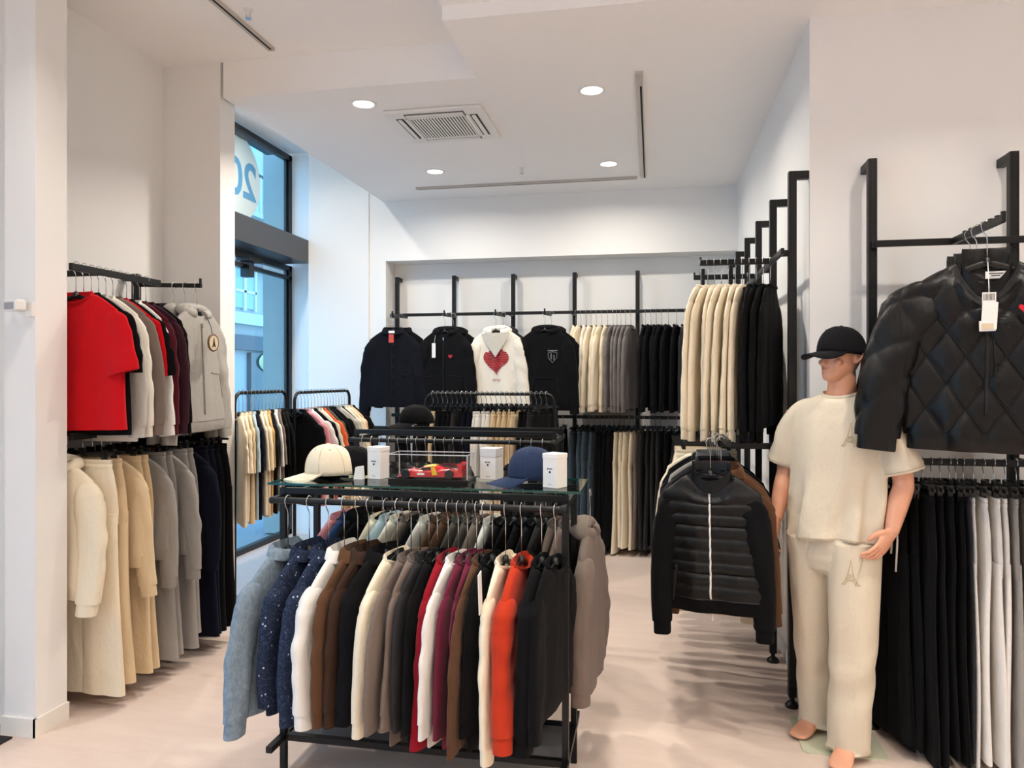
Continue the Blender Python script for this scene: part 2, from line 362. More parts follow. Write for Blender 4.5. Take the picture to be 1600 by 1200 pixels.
downlight(-.35, 5.98, ZS, 'round recessed downlight in the corner of the two ceiling tracks', watt=LAMP_W * .68, spread=166)
downlight(-3.05, 5.45, 3.9, 'round downlight in the high ceiling strip above the shop window')
for x in (-.36, 1.3, 2.9):
    for y in (2.6, .9, -1.0, -3.0):
        downlight(x, y, ZS + .07, 'round recessed downlight behind the camera position', 'downlights behind the camera', watt=LAMP_W * .58, spread=125)
for y in (2.3, .5, -1.5, -3.2):
    downlight(-2.0, y, ZH, 'round recessed downlight of the high ceiling behind the camera', 'downlights of the high ceiling', watt=LAMP_W * .40, spread=122)

# AC cassette
ac = MB().bb(-.325, .325, -.318, .318, -.022, 0).build('air_conditioner', M_white, loc=(-1.39, 4.825, ZS), smooth=0, bevel=.012)
M_gap = plain('gap_dark', '#2A2826', .7)
for k, (cx, cy, rz) in enumerate([(0, -.245, 0), (0, .245, 0), (-.25, 0, R(90)), (.25, 0, R(90))]):
    v = MB().box((cx, cy, -.0225), (.40, .05, .003), rz).build('air_slot', M_gap, ac, smooth=0)
    MB().box((cx, cy, -.027), (.385, .026, .006), rz, rx=0).build('louver', M_white, v, smooth=0)
g = MB().bb(-.20, .20, -.20, .20, -.0235, -.021).build('grille', M_gap, ac, smooth=0)
fr = MB().bb(-.205, .205, -.215, -.195, -.029, -.02).bb(-.205, .205, .195, .215, -.029, -.02).bb(-.215, -.195, -.215, .215, -.029, -.02).bb(.195, .215, -.215, .215, -.029, -.02).build('grille_frame', M_white, ac, smooth=0)
for k in range(19):
    MB().bb(-.19 + k * .0205, -.179 + k * .0205, -.2, .2, -.027, -.023).build('grille_slat', M_white, ac, smooth=0)
tag(ac, 'white square ceiling air conditioner cassette with black louvred grille', 'air conditioner')

M_track = plain('track_grey', '#C4BDB5', .4, metal=.2)
def track(x0, x1, y0, y1, z, label):
    h = .018
    horiz = (x1 - x0) > (y1 - y0)
    o = MB().bb(x0, x1, y0, y1, z - h, z).build('ceiling_track', M_track, smooth=0)
    if horiz: MB().bb(x0 + .03, x1 - .02, (y0 + y1) / 2 - .004, (y0 + y1) / 2 + .003, z - h - .001, z - h + .004).build('slot', M_slot, o, smooth=0)
    else: MB().bb((x0 + x1) / 2 + .000, (x0 + x1) / 2 + .012, y0 + .18, y1 - .02, z - h - .001, z - h + .004).build('slot', M_slot, o, smooth=0)
    tag(o, label, 'lighting track')
track(-.095, -.055, 4.2, 6.40, ZS, 'grey lighting track running along the ceiling toward the back wall')
track(-2.11, -.13, 6.385, 6.425, ZS, 'grey lighting track running across the ceiling before the back wall')
track(-2.23, -2.19, 1.2, 4.0, ZH, 'grey lighting track on the high ceiling over the wall rack')
def sprinkler(x, y, z, label):
    o = MB().lathe([(.001, 0), (.028, 0), (.028, -.005), (.012, -.008), (.009, -.03), (.004, -.034), (.004, -.045), (.001, -.045)], n=14).build('sprinkler', M_white, loc=(x, y, z))
    MB().lathe([(.001, -.045), (.017, -.046), (.017, -.049), (.001, -.05)], n=14).build('deflector', M_chrome, o)
    MB().tube([(-.010, 0, -.02), (-.014, 0, -.034), (-.004, 0, -.046)], .002, 6).tube([(.010, 0, -.02), (.014, 0, -.034), (.004, 0, -.046)], .002, 6).build('yoke', M_chrome, o)
    tag(o, label, 'sprinkler')
sprinkler(-1.06, 5.96, ZS, 'small sprinkler head between the two far downlights')
sprinkler(-2.10, 3.56, ZH, 'sprinkler head beside the track on the high ceiling')
sprinkler(-3.0, 5.95, 3.9, 'sprinkler head in the ceiling strip above the window')
def spotl(x, y, label):
    o = MB().box((0, 0, -.06), (.07, .07, .12)).build('track_spotlight', M_frame, loc=(x, y, 3.9), smooth=0, bevel=.006)
    MB().bb(-.01, .01, -.01, .01, -.01, 0).build('mount', M_frame, o, smooth=0)
    tag(o, label, 'spotlight')
spotl(-2.99, 5.2, 'black ceiling spotlight above the shop window beside the downlight')
spotl(-2.80, 6.42, 'black ceiling spotlight near the end wall of the window strip')

# motion sensor on the column
ms_ = empty('motion_sensor', (-2.722, 2.82, 1.905))
MB().bb(-.016, .024, -.02, 0, -.035, .03).build('wall_mount', M_white, ms_, smooth=0, bevel=.004)
MB().box((-.035, -.05, .012), (.085, .05, .052), R(-12)).build('housing', M_white, ms_, smooth=0, bevel=.008)
MB().box((-.041, -.075, .010), (.062, .006, .030), R(-12)).build('lens', plain('sensor_lens', '#9A9CA0', .3), ms_, smooth=0, bevel=.003)
tag(ms_, 'small white motion sensor fixed to the white column', 'sensor')
# ------------------------------------------------------------------ wall rack system
def upright(x, y, wx, wy, label, zt=2.60, slots=False, face=(0, -1)):
    """square tube post standing off the wall; (wx,wy) = direction to the wall, with distance"""
    o = MB().bb(-.019, .019, -.019, .019, .05, zt).build('rack_upright', M_black, loc=(x, y, 0), smooth=0, bevel=.003)
    d = math.hypot(wx, wy); ux, uy = wx / d, wy / d; a = math.atan2(uy, ux)
    MB().box((wx / 2, wy / 2, zt - .02), (d, .036, .04), a).build('top_bracket', M_black, o, smooth=0, bevel=.004)
    m = MB().lathe([(.001, .0), (.032, .0), (.034, .01), (.024, .022), (.012, .03), (.012, .055), (.001, .055)], n=18); m.build('levelling_foot', M_black, o)
    if slots:
        m = MB()
        for k in range(80):
            z = .2 + k * .03
            for s in (-.0085, .0085):
                m.bb(s - .0022, s + .0022, -.0196, -.0180, z, z + .018)  # raised dark bars paint the shade inside the slot openings
        sl = m.build('slots', M_slot, o, smooth=0); sl['kind'] = 'stuff'
    tag(o, label, 'rack post'); return o
for k, y in enumerate((3.77, 4.35, 4.925, 5.5, 6.08, 6.66)):
    upright(.665, y, .08, 0, 'black square rack upright, %s from the corner along the side wall' % ORD[k])
for k, x in enumerate((-2.50, -1.915, -1.325, -.73, -.14, .45)):
    upright(x, 6.99, 0, .11, 'black square rack upright, %s from the window end of the back wall' % ORD[k])
for k, x in enumerate((.985, 1.567)):
    upright(x, 3.62, 0, .12, 'black slotted rack upright, %s from the mannequin' % ORD[k], slots=True)
for k, y in enumerate((3.2, 3.78)):
    upright(-2.94, y, -.08, 0, 'black rack upright behind the clothes, %s from the white column' % ORD[k], zt=2.2)

def rail(p0, p1, label, s=(.030, .016), name='hang_rail', brackets=()):
    """flat bar from p0 to p1"""
    a = np.array(p0, float); b = np.array(p1, float); d = b - a; L = np.linalg.norm(d)
    rz = math.atan2(d[1], d[0]); ry = -math.asin(d[2] / L)
    o = MB().box((0, 0, 0), (L, s[1], s[0]), rz, ry=ry).build(name, M_black, loc=tuple((a + b) / 2), smooth=0, bevel=.002)
    c = (a + b) / 2
    for q in brackets:
        MB().box(((q[0] + q[3]) / 2 - c[0], (q[1] + q[4]) / 2 - c[1], (q[2] + q[5]) / 2 - c[2]),
                 (max(abs(q[3] - q[0]), .018), max(abs(q[4] - q[1]), .018), max(abs(q[5] - q[2]), .03))).build('bracket', M_black, o, smooth=0, bevel=.002)
    tag(o, label, 'hanging rail'); return o
# back wall rails
rail((-2.5, 6.80, 2.205), (.60, 6.80, 2.205), 'long black flat rail along the top of the back wall rack', brackets=[(x, 6.80, 2.2, x, 6.975, 2.2) for x in (-2.5, -1.915, -1.325, -.73, -.14, .45)])
rail((-2.5, 6.84, 1.235), (.66, 6.84, 1.235), 'black flat rail of the lower trouser row on the back wall', brackets=[(x, 6.84, 1.235, x, 6.975, 1.235) for x in (-2.5, -1.915, -1.325, -.73, -.14, .45)])
for k, x in enumerate((-2.33, -1.84, -1.37, -.93)):
    o = rail((x, 6.79, 2.185), (x, 6.38, 2.165), 'short black face-out arm on the back wall rail, %s from the window end' % ORD[k], name='faceout_arm')
    MB().bb(-.006, .006, -.212, -.200, -.012, .03).build('end_stop', M_black, o, smooth=0)
# side wall rails
rail((.61, 3.70, 2.205), (.61, 6.7, 2.205), 'long black rail high along the side wall rack', brackets=[(.61, y, 2.205, .665, y, 2.205) for y in (3.77, 4.35, 4.925, 5.5, 6.08, 6.66)])
for k, y in enumerate((4.04, 4.62)):
    o = rail((.6, y, 2.21), (.245, y, 2.21), 'black face-out arm carrying sweatshirts off the side wall, %s from the corner' % ORD[k], name='faceout_arm')
    MB().bb(-.178, -.168, -.006, .006, -.01, .03).build('end_stop', M_black, o, smooth=0)
rail((.33, 3.36, 1.31), (.33, 6.5, 1.31), 'black lower rail standing off the side wall', brackets=[(.33, y, 1.265, .665, y, 1.265) for y in (3.77, 4.925, 6.08)])
# mannequin side rails
rail((.985, 3.58, 2.205), (2.2, 3.58, 2.205), 'black upper rail of the slotted rack behind the quilted jacket', brackets=[(x, 3.58, 2.2, x, 3.61, 2.2) for x in (.985, 1.567)])
rail((.985, 3.48, 1.235), (2.2, 3.48, 1.235), 'black lower rail of the slotted rack above the drawstring trousers', brackets=[(x, 3.48, 1.235, x, 3.61, 1.235) for x in (.985, 1.567)])
o = rail((1.31, 3.57, 2.205), (1.31, 3.10, 2.205), 'black notched face-out arm carrying the quilted jackets', name='faceout_arm')
MB().bb(-.007, .007, -.24, -.226, -.012, .028).build('end_stop', M_black, o, smooth=0)
for k in range(6): MB().bb(-.009, .009, -.20 + k * .06, -.18 + k * .06, .012, .021).build('notch', M_black, o, smooth=0)
# alcove rails
rail((-2.70, 3.02, 2.125), (-2.70, 3.66, 2.125), 'black upper rail with tees and tops beside the white column', s=(.034, .02), brackets=[(-2.94, y, 2.12, -2.70, y, 2.12) for y in (3.2,)])
o = rail((-2.93, 3.80, 2.14), (-2.535, 3.80, 2.125), 'black face-out arm carrying the grey zip hoodie', name='faceout_arm', s=(.024, .018))
MB().bb(.186, .196, -.006, .006, -.01, .034).build('end_stop', M_black, o, smooth=0)
rail((-2.70, 3.02, 1.32), (-2.70, 4.08, 1.32), 'black lower rail with jogging trousers in the alcove', s=(.034, .02), brackets=[(-2.94, y, 1.32, -2.70, y, 1.32) for y in (3.2, 3.78)])

# ------------------------------------------------------------------ free standing tube racks
def arch_rack(c, length, rz, zt, label):
    """rounded hoop rack on two T feet"""
    o = empty('garment_rack', c, rz); h = length / 2; r = .012; k = .07
    P = [(-h, 0, .03)] + [(-h, 0, z) for z in np.linspace(.3, zt - k, 4)] + [(-h + k - k * math.cos(a), 0, zt - k + k * math.sin(a)) for a in np.linspace(.3, 1.57, 5)]
    P += [(x, 0, zt) for x in np.linspace(-h + k + .05, h - k - .05, 6)]
    P += [(-p[0], 0, p[2]) for p in P[:10][::-1]]
    MB().tube(P, r, 10).build('hoop', M_black, o, smooth=60)
    for s in (-h, h):
        MB().tube([(s, -.20, .012), (s, .20, .012)], r, 8).build('foot', M_black, o, smooth=60)
    for z in (.10, .18): MB().tube([(-h, 0, z), (h, 0, z)], r * .8, 8).build('crossbar', M_black, o, smooth=60)
    tag(o, label, 'clothes rack'); return o
arch_rack((-2.64, 4.65, 0), .68, R(90), 1.50, 'black tube clothes rack by the glass door, partly hidden by the pillar')
arch_rack((-2.60, 5.54, 0), 1.0, R(90), 1.488, 'black tube clothes rack by the end wall beyond the door')
arch_rack((-1.22, 5.45, 0), 1.0, 0, 1.476, 'black tube trouser rack in the middle before the back wall')

# ------------------------------------------------------------------ glass topped gondola racks
M_gtop = glass('table_glass', (.86, .96, .93), 1.0); M_gedge = plain('glass_edge', '#0F4A40', .1, spec=.8)
def gondola(c, L, zt, zr, label, glass_on=True):
    """c = centre of the frame on the floor; two hang rails along X, in front and behind"""
    o = empty('display_table', c); h = L / 2; D = .15
    for sx in (-1, 1):
        for sy in (-1, 1):
            MB().bb(sx * (h - .012) - .0125, sx * (h - .012) + .0125, sy * D - .0125, sy * D + .0125, .0, zt - .012).build('leg', M_black, o, smooth=0, bevel=.002)
    zb = .15
    for sy in (-1, 1):
        MB().bb(-h, h, sy * D - .0125, sy * D + .0125, zb - .0125, zb + .0125).build('base_bar', M_black, o, smooth=0)
        MB().bb(-h, h, sy * D - .012, sy * D + .012, zt - .036, zt - .012).build('top_bar', M_black, o, smooth=0)
    for sx in (-1, 1):
        MB().bb(sx * (h - .012) - .0125, sx * (h - .012) + .0125, -.27, .27, zb - .012, zb + .012).build('base_arm', M_black, o, smooth=0)
        MB().bb(sx * (h - .012) - .010, sx * (h - .012) + .010, -.245, .245, zr - .012, zr + .012).build('rail_arm', M_black, o, smooth=0)
    MB().bb(-h + .03, h - .03, -D + .02, D - .02, zb - .008, zb + .004).build('shelf', plain('shelf_grey', '#6E6F72', .5), o, smooth=0)
    for sy in (-1, 1):
        MB().tube([(-h, sy * .235, zr), (h, sy * .235, zr)], .0125, 12).build('hang_rail', M_black, o)
    if glass_on:
        t_ = MB().bb(-h - .045, h + .045, -.175, .175, zt, zt + .0085).build('glass_top', M_gtop, o, smooth=0)
        e = MB().bb(-h - .0455, h + .0455, -.1763, -.1745, zt, zt + .0085).bb(-h - .0455, h + .0455, .1745, .1763, zt, zt + .0085).bb(-h - .0463, -h - .0445, -.176, .176, zt, zt + .0085).bb(h + .0445, h + .0463, -.176, .176, zt, zt + .0085).build('glass_edge', M_gedge, t_, smooth=0)
    tag(o, label, 'display table'); return o
GX, GY = -.895, 2.905
gondola((GX, GY, 0), 1.17, 1.168, 1.118, 'black metal display table with green edged glass top and two clothes rails')
gondola((-1.10, 4.14, 0), 1.17, 1.315, 1.25, 'black metal display table behind, between the front table and trouser rack', glass_on=False)
# ------------------------------------------------------------------ hangers and garments
PAL = {'cream': '#E9DCC3', 'cream white': '#E6DFD2', 'white': '#E4E0DA', 'beige': '#D8C19C', 'tan': '#CDB088', 'ochre': '#D2AE74', 'taupe': '#75675F', 'grey': '#97938E',
       'light grey': '#BDB8B0', 'charcoal': '#2E2D2F', 'black': '#0F0F11', 'blue black': '#12131A', 'navy': '#0F1220', 'red': '#C4111B', 'crimson': '#8E1322', 'maroon': '#4E1420',
       'dark plum': '#3A1F28', 'burgundy': '#6A2238', 'brown': '#5A3E2B', 'dark brown': '#3B2A22', 'rust': '#B8371F', 'pale denim': '#70808E', 'dark denim': '#20293D', 'washed denim': '#3C4C58',
       'olive grey': '#55504A', 'pink': '#DE939C', 'orange': '#D2633A', 'pale blue': '#AFC3CF', 'royal blue': '#27416F', 'mauve grey': '#77706F', 'peach': '#E3B691'}
NOUN = {'tee': ('t_shirt', 't-shirt'), 'sweat': ('sweatshirt', 'sweatshirt'), 'hood': ('hoodie', 'hoodie'), 'shirt': ('shirt', 'shirt'), 'coat': ('jacket', 'jacket'),
        'jog': ('trousers', 'trousers'), 'jeans': ('jeans', 'jeans'), 'vest': ('vest', 'vest')}

def hook_path(drop):
    P = [(.020 * math.cos(a), 0, .001 + .020 * math.sin(a)) for a in np.linspace(R(-35), R(195), 12)]
    return P + [(-.014, 0, -.022), (-.004, 0, -.036), (0, 0, -.05), (0, 0, -.07), (0, 0, -drop)]
def make_hanger_mesh():
    rings = []
    for x in np.linspace(-.188, .188, 25):
        q = abs(x) / .188
        z = -.147 - .082 * q ** 1.35; ry = .0042 + .0015 * q ** 2; rz = .011 + .002 * q
        if q > .97: ry *= .6; rz *= .6
        a = np.arange(10) * 2 * math.pi / 10
        rings.append(np.stack([np.full(10, x), ry * np.cos(a), z + rz * np.sin(a)], 1))
    return MB().loft(rings).lathe([(.001, -.122), (.010, -.126), (.014, -.148), (.001, -.152)], n=10).mesh('hanger', 60)
ME_HANGER = make_hanger_mesh(); ME_HANGER.materials.append(M_hang)
ME_HOOK = MB().tube(hook_path(.135), .0019, 6).mesh('hook', 180); ME_HOOK.materials.append(M_chrome)
ME_LHOOK = MB().tube(hook_path(.185), .0019, 6).mesh('hook', 180); ME_LHOOK.materials.append(M_chrome)
m = MB().box((0, 0, -.100), (.36, .008, .014)).box((0, 0, -.088), (.03, .012, .03))
ME_CBAR = m.mesh('hanger', 0); ME_CBAR.materials.append(M_hang)
m = MB().box((0, 0, -.120), (.022, .018, .05)).box((0, 0, -.092), (.014, .026, .016))
ME_CLIP = m.mesh('clip', 0); ME_CLIP.materials.append(M_hang)
ME_CHOOK = MB().tube(hook_path(.087), .0019, 6).mesh('hook', 180); ME_CHOOK.materials.append(M_chrome)
def hanger(loc, rz, label, clips=False, group=None, low=0.0):
    o = bpy.data.objects.new('clip_hanger' if clips else 'hanger', ME_CBAR if clips else ME_HANGER); COL.objects.link(o); o.location = loc; o.rotation_euler = (0, 0, rz)
    h = bpy.data.objects.new('hook', ME_CHOOK if clips else (ME_LHOOK if low else ME_HOOK)); COL.objects.link(h); h.parent = o; h.location = (0, 0, low)
    if clips:
        for s in (-.125, .125):
            c = bpy.data.objects.new('clip', ME_CLIP); COL.objects.link(c); c.parent = o; c.location = (s, 0, 0)
    tag(o, label, 'hanger', group); return o

def sgnp(v, p): return np.sign(v) * np.abs(v) ** p
def q_diamond(p):
    def f(x, z): return (np.abs(np.sin(math.pi * (x * 1.15 + z * .75) / p)) * np.abs(np.sin(math.pi * (x * 1.15 - z * .75) / p))) ** .28
    return f
def q_channel(p):
    def f(x, z): return np.abs(np.sin(math.pi * z / p)) ** .55 * (1 + .10 * np.sin(x * 90 + np.floor(z / p) * 2.3))
    return f

def torso_rings(rng, sw=.215, cw=.25, hw=.245, L=.66, drop=.085, t=.026, th=.03, nw=.082, z0=-.134, dip=.05, fold=.008, m=30, n=14, ns=6, quilt=None, qa=.012, sway=0., gath=0., open_front=False):
    u = np.arange(m) * 2 * math.pi / m; c, s = np.cos(u), np.sin(u)
    ph = rng.uniform(0, 6.28, 6); k1, k2 = rng.uniform(1.2, 2.2), rng.uniform(2.6, 4.2); sg = rng.uniform(-1, 1, 3)
    rings = []
    rows = [(nw + (sw - nw) * f, z0 - drop * f ** 1.25, .022 + (t * .75 - .022) * f, 0, f) for f in np.linspace(0, 1, ns)]
    for f in np.linspace(0.04, 1, n):
        w = sw + (cw - sw) * min(1, f / .3) ** .7 if f < .3 else cw + (hw - cw) * (f - .3) / .7
        rows.append((w, z0 - drop - (L - drop) * f, t * .8 + (th - t * .8) * f, f, 1))
    for (w, z, tt, f, sf) in rows:
        x = w * sgnp(c, .85); y = tt * sgnp(s, .7)
        zz = np.full(m, z)
        if z0 - z < dip * 1.7 and dip > 0:
            fw = np.clip(1 - (x / (nw * 1.3)) ** 2, 0, 1) * (s < .001)
            zz = zz - dip * (1 - (z0 - z) / (dip * 1.7)) * fw
        xn = x / w
        y = y + fold * f ** .8 * (np.sin(k1 * 3.14 * xn + ph[0] + f * sg[0]) + .6 * np.sin(k2 * 3.14 * xn + ph[1] + 1.6 * f * sg[1]))
        y = y + .5 * fold * f * np.sign(s) * np.sin(5.2 * xn + ph[2] + 3 * f)
        x = x + sway * f ** 1.2 + .006 * f * np.sin(6 * f + ph[3])
        x = x + .012 * f * sg[2] * np.sign(c)
        if quilt is not None and (f > 0 or sf >= 1):
            y = y + np.sign(s) * qa * quilt(x, np.full(m, z)) * np.abs(s) ** .3
            x = x + np.sign(c) * qa * .6 * quilt(x, np.full(m, z)) * np.abs(c) ** 6
        rings.append(np.stack([x, y, zz], 1))
    return rings

def sleeve_rings(rng, side, sw, z, length, out=.06, fwd=0., r0=(.085, .03), r1=(.05, .026), K=24, m=16, quilt=None, qa=.01, wr=.018, short=False, bend=.0):
    """hanging sleeve: starts inside the shoulder and falls; r = (width in the garment plane, thickness)"""
    s = np.linspace(0, 1, K); ph = rng.uniform(0, 6.28, 4)
    s = s ** 1.35
    if not bend: bend = rng.uniform(-.012, .02)
    px = sw - .04 + (.035 + out) * s ** .85 + bend * np.sin(s * 3.14) - (.5 * out) * np.clip(s - .55, 0, 1)
    pz = z - .015 - length * (s ** 1.08) * (1 - .03 * s)
    py = fwd * s ** 1.3 + .15 * r0[1] * np.sin(4 * s + ph[0])
    P = np.stack([px, py, pz], 1); T = np.gradient(P, axis=0); T /= np.linalg.norm(T, axis=1)[:, None]
    Y = np.array([0, 1., 0]); rings = []; a = np.arange(m) * 2 * math.pi / m
    for i in range(K):
        nrm = np.cross(Y, T[i]); nrm /= np.linalg.norm(nrm)
        q = s[i]
        w = r0[0] + (r1[0] - r0[0]) * q ** .8; th = r0[1] + (r1[1] - r0[1]) * q
        w *= 1 + wr * math.sin(9 * q + ph[1]) + .5 * wr * math.sin(17 * q + ph[2]); th *= 1 + 1.2 * wr * math.sin(11 * q + ph[3])
        k_ = .12 + .88 * min(1, q / .16) ** .5; w *= k_; th *= (.45 + .55 * k_) * (.72 if short else 1)
        rad = np.ones(m)
        if quilt is not None: rad = 1 + (qa / .04) * (quilt(a * .05, np.full(m, q * length)) - .4)
        if quilt is None:
            el = math.exp(-((q - .5) / .22) ** 2)
            rad = rad + (.07 * el + .025) * np.sin(26 * q + 1.8 * np.cos(a + ph[0]) + ph[1]) * (.55 + .45 * np.cos(a + ph[2])) + .02 * np.sin(13 * q + 2 * a + ph[3])
            if not short: rad = rad - .13 * math.exp(-((q - .17) / .012) ** 2)      # dropped shoulder seam
        p = P[i] + (w * rad * sgnp(np.cos(a), .9))[:, None] * nrm + (th * rad * sgnp(np.sin(a), .8) * (1 + .12 * np.sin(3 * a + 7 * q + ph[0])))[:, None] * Y
        p[:, 0] *= side; rings.append(p if side > 0 else p[::-1])
    return rings

def end_hollow(mb, rings, d=.02, up=1):
    """close a cloth tube with a turned-in edge so the opening reads as a dark hollow"""
    last = rings[-1]; c = last.mean(0); inner = c + (last - c) * .86; deep = inner + (rings[-2].mean(0) - c) / (np.linalg.norm(rings[-2].mean(0) - c) + 1e-9) * d
    mb.loft(list(rings) + [inner, deep], cap0=True, cap1=True)

def garment(kind, col, loc, rz, label, fab='knit', L=None, seed=0, group=None, size=1.0, t=.024, out=(.05, .05), fwd=(0, 0), dip=None, quilt=None, qa=.012, sl=None,
            m=30, n=14, sm=16, sK=26, collar=None, fold=None, sway=0., sleeve_col=None, sleeve_fab=None, hem=None, sleeve_quilt=True, sr=None, low=0.0, with_hanger=True, hl=None, rib=True, cw=None, slr=None):
    rng = np.random.default_rng(seed + 11)
    mat = fabric(PAL.get(col, col), fab); smat = fabric(PAL.get(sleeve_col or col, sleeve_col or col), sleeve_fab or fab)
    lean = rng.uniform(-1, 1)
    D = dict(tee=dict(L=.66, sl=.30, collar='crew', dip=.05), sweat=dict(L=.60, sl=.56, collar='crew', dip=.035), hood=dict(L=.60, sl=.57, collar='hood', dip=.04),
             shirt=dict(L=.70, sl=.60, collar='shirt', dip=.03), coat=dict(L=.64, sl=.58, collar='shirt', dip=.03), vest=dict(L=.62, sl=0, collar='stand', dip=.02))[kind]
    L = (L or D['L']) * size; sl = (sl if sl is not None else D['sl']) * size; qs = qa * .5; collar = collar or D['collar']; dip = D['dip'] if dip is None else dip
    sw = .215 * size if kind != 'tee' else .22 * size; cw = cw or .25 * size
    name = NOUN[kind][0]
    rings = torso_rings(rng, sw=sw, cw=cw, hw=cw * (.96 if kind in ('sweat', 'hood') else 1.0), L=L, t=t, th=t * 1.15, dip=dip, fold=min(.007, .28 * t) if fold is None else fold, m=m, n=n, quilt=quilt, qa=qa, sway=sway)
    ring0 = rings[0]
    inner = ring0.copy(); ci = inner.mean(0); inner = ci + (inner - ci) * np.array([.9, .8, 1]); deep = inner.copy(); deep[:, 2] -= .03
    mb = MB(); last = rings[-1]; cl = last.mean(0); li = cl + (last - cl) * np.array([.95, .8, 1]); ld = li.copy(); ld[:, 2] += .02
    mb.loft([deep, inner] + rings + [li, ld])
    o = mb.build(name, mat, loc=loc, rz=rz, smooth=70); o.rotation_euler[1] = R(1.6) * lean
    # sleeves
    if sl > 0:
        for k, side in enumerate((1, -1)):
            short = kind == 'tee'
            r0, r1 = ((.072, t * 1.0), (.086, t * 1.0)) if short else ((.074, t * 1.08), (.050, t * 1.0))
            if sr: r0, r1 = sr
            if slr: r0, r1 = (r0[0] * slr, r0[1]), (r1[0] * slr, r1[1])
            sR = sleeve_rings(rng, side, sw, -.134 - .082, sl, out=out[k], fwd=fwd[k], r0=r0, r1=r1, K=sK, m=sm, quilt=quilt if sleeve_quilt else None, qa=qs, short=short)
            b = MB(); end_hollow(b, sR); s_ = b.build('sleeve', smat, o, smooth=70)
            if not short and rib:
                e = sR[-1]; c = e.mean(0); T = c - sR[-2].mean(0); T /= np.linalg.norm(T); q = c + (e - c) * np.array([.86, .92, .9])
                b = MB(); b.loft([q - T * .004, q, q + T * .05, c + (q - c) * .97 + T * .055, c + (q - c) * .8 + T * .05]); b.build('cuff', smat, s_, smooth=70)
    # hem band
    if hem if hem is not None else kind in ('sweat', 'hood'):
        e = rings[-1]; c = e.mean(0); q = c + (e - c) * np.array([.965, .93, 1])
        dn = np.array([0, 0, -1.0])
        b = MB(); b.loft([q - dn * .005, q, q + dn * .055, c + (q - c) * np.array([.98, .9, 1]) + dn * .06, c + (q - c) * np.array([.95, .7, 1]) + dn * .045]); b.build('hem_rib', smat if sleeve_col else mat, o, smooth=70)
    N = ring0
    if collar == 'crew':
        MB().tube(N * np.array([1.03, 1.1, 1]), .008, 8, closed=True, sq=(.6, 1.4)).build('collar', mat, o, smooth=70)
    elif collar in ('stand', 'shirt'):
        up = np.array([0, 0, 1.0]); h = .05 if collar == 'stand' else .03
        a = N * np.array([1.05, 1.15, 1]); rr = [a - up * .012, a + up * h * .5, a * np.array([.97, 1.0, 1]) + up * h]
        if collar == 'shirt': rr += [a * np.array([1.12, 1.5, 1]) + up * h * .75, a * np.array([1.26, 1.75, 1]) - up * .012, a * np.array([1.20, 1.6, 1]) - up * .010]
        rr += [a * np.array([.9, .85, 1]) + up * h * .8, a * np.array([.9, .8, 1]) - up * .02]
        MB().loft(rr, False, False).build('collar', mat, o, smooth=70)
    elif collar == 'hood':
        P = []; rad = []
        for a in np.linspace(-2.75, 2.75, 17):   # from front left round the back to front right
            b_ = (1 + math.cos(a)) / 2
            P.append((.105 * math.sin(a), .012 + .030 * math.cos(a), -.118 + .035 * b_)); rad.append(.021 + .020 * b_)
        MB().tube(np.array(P) - np.array([0, 0, .046]), rad, 12, sq=(.8, 1.25)).build('hood', mat, o, smooth=70)
    if with_hanger: hanger(loc, rz, hl or ('black hanger inside the ' + label)[:200], group=None, low=low)
    tag(o, label, NOUN[kind][1], group); return o, rings

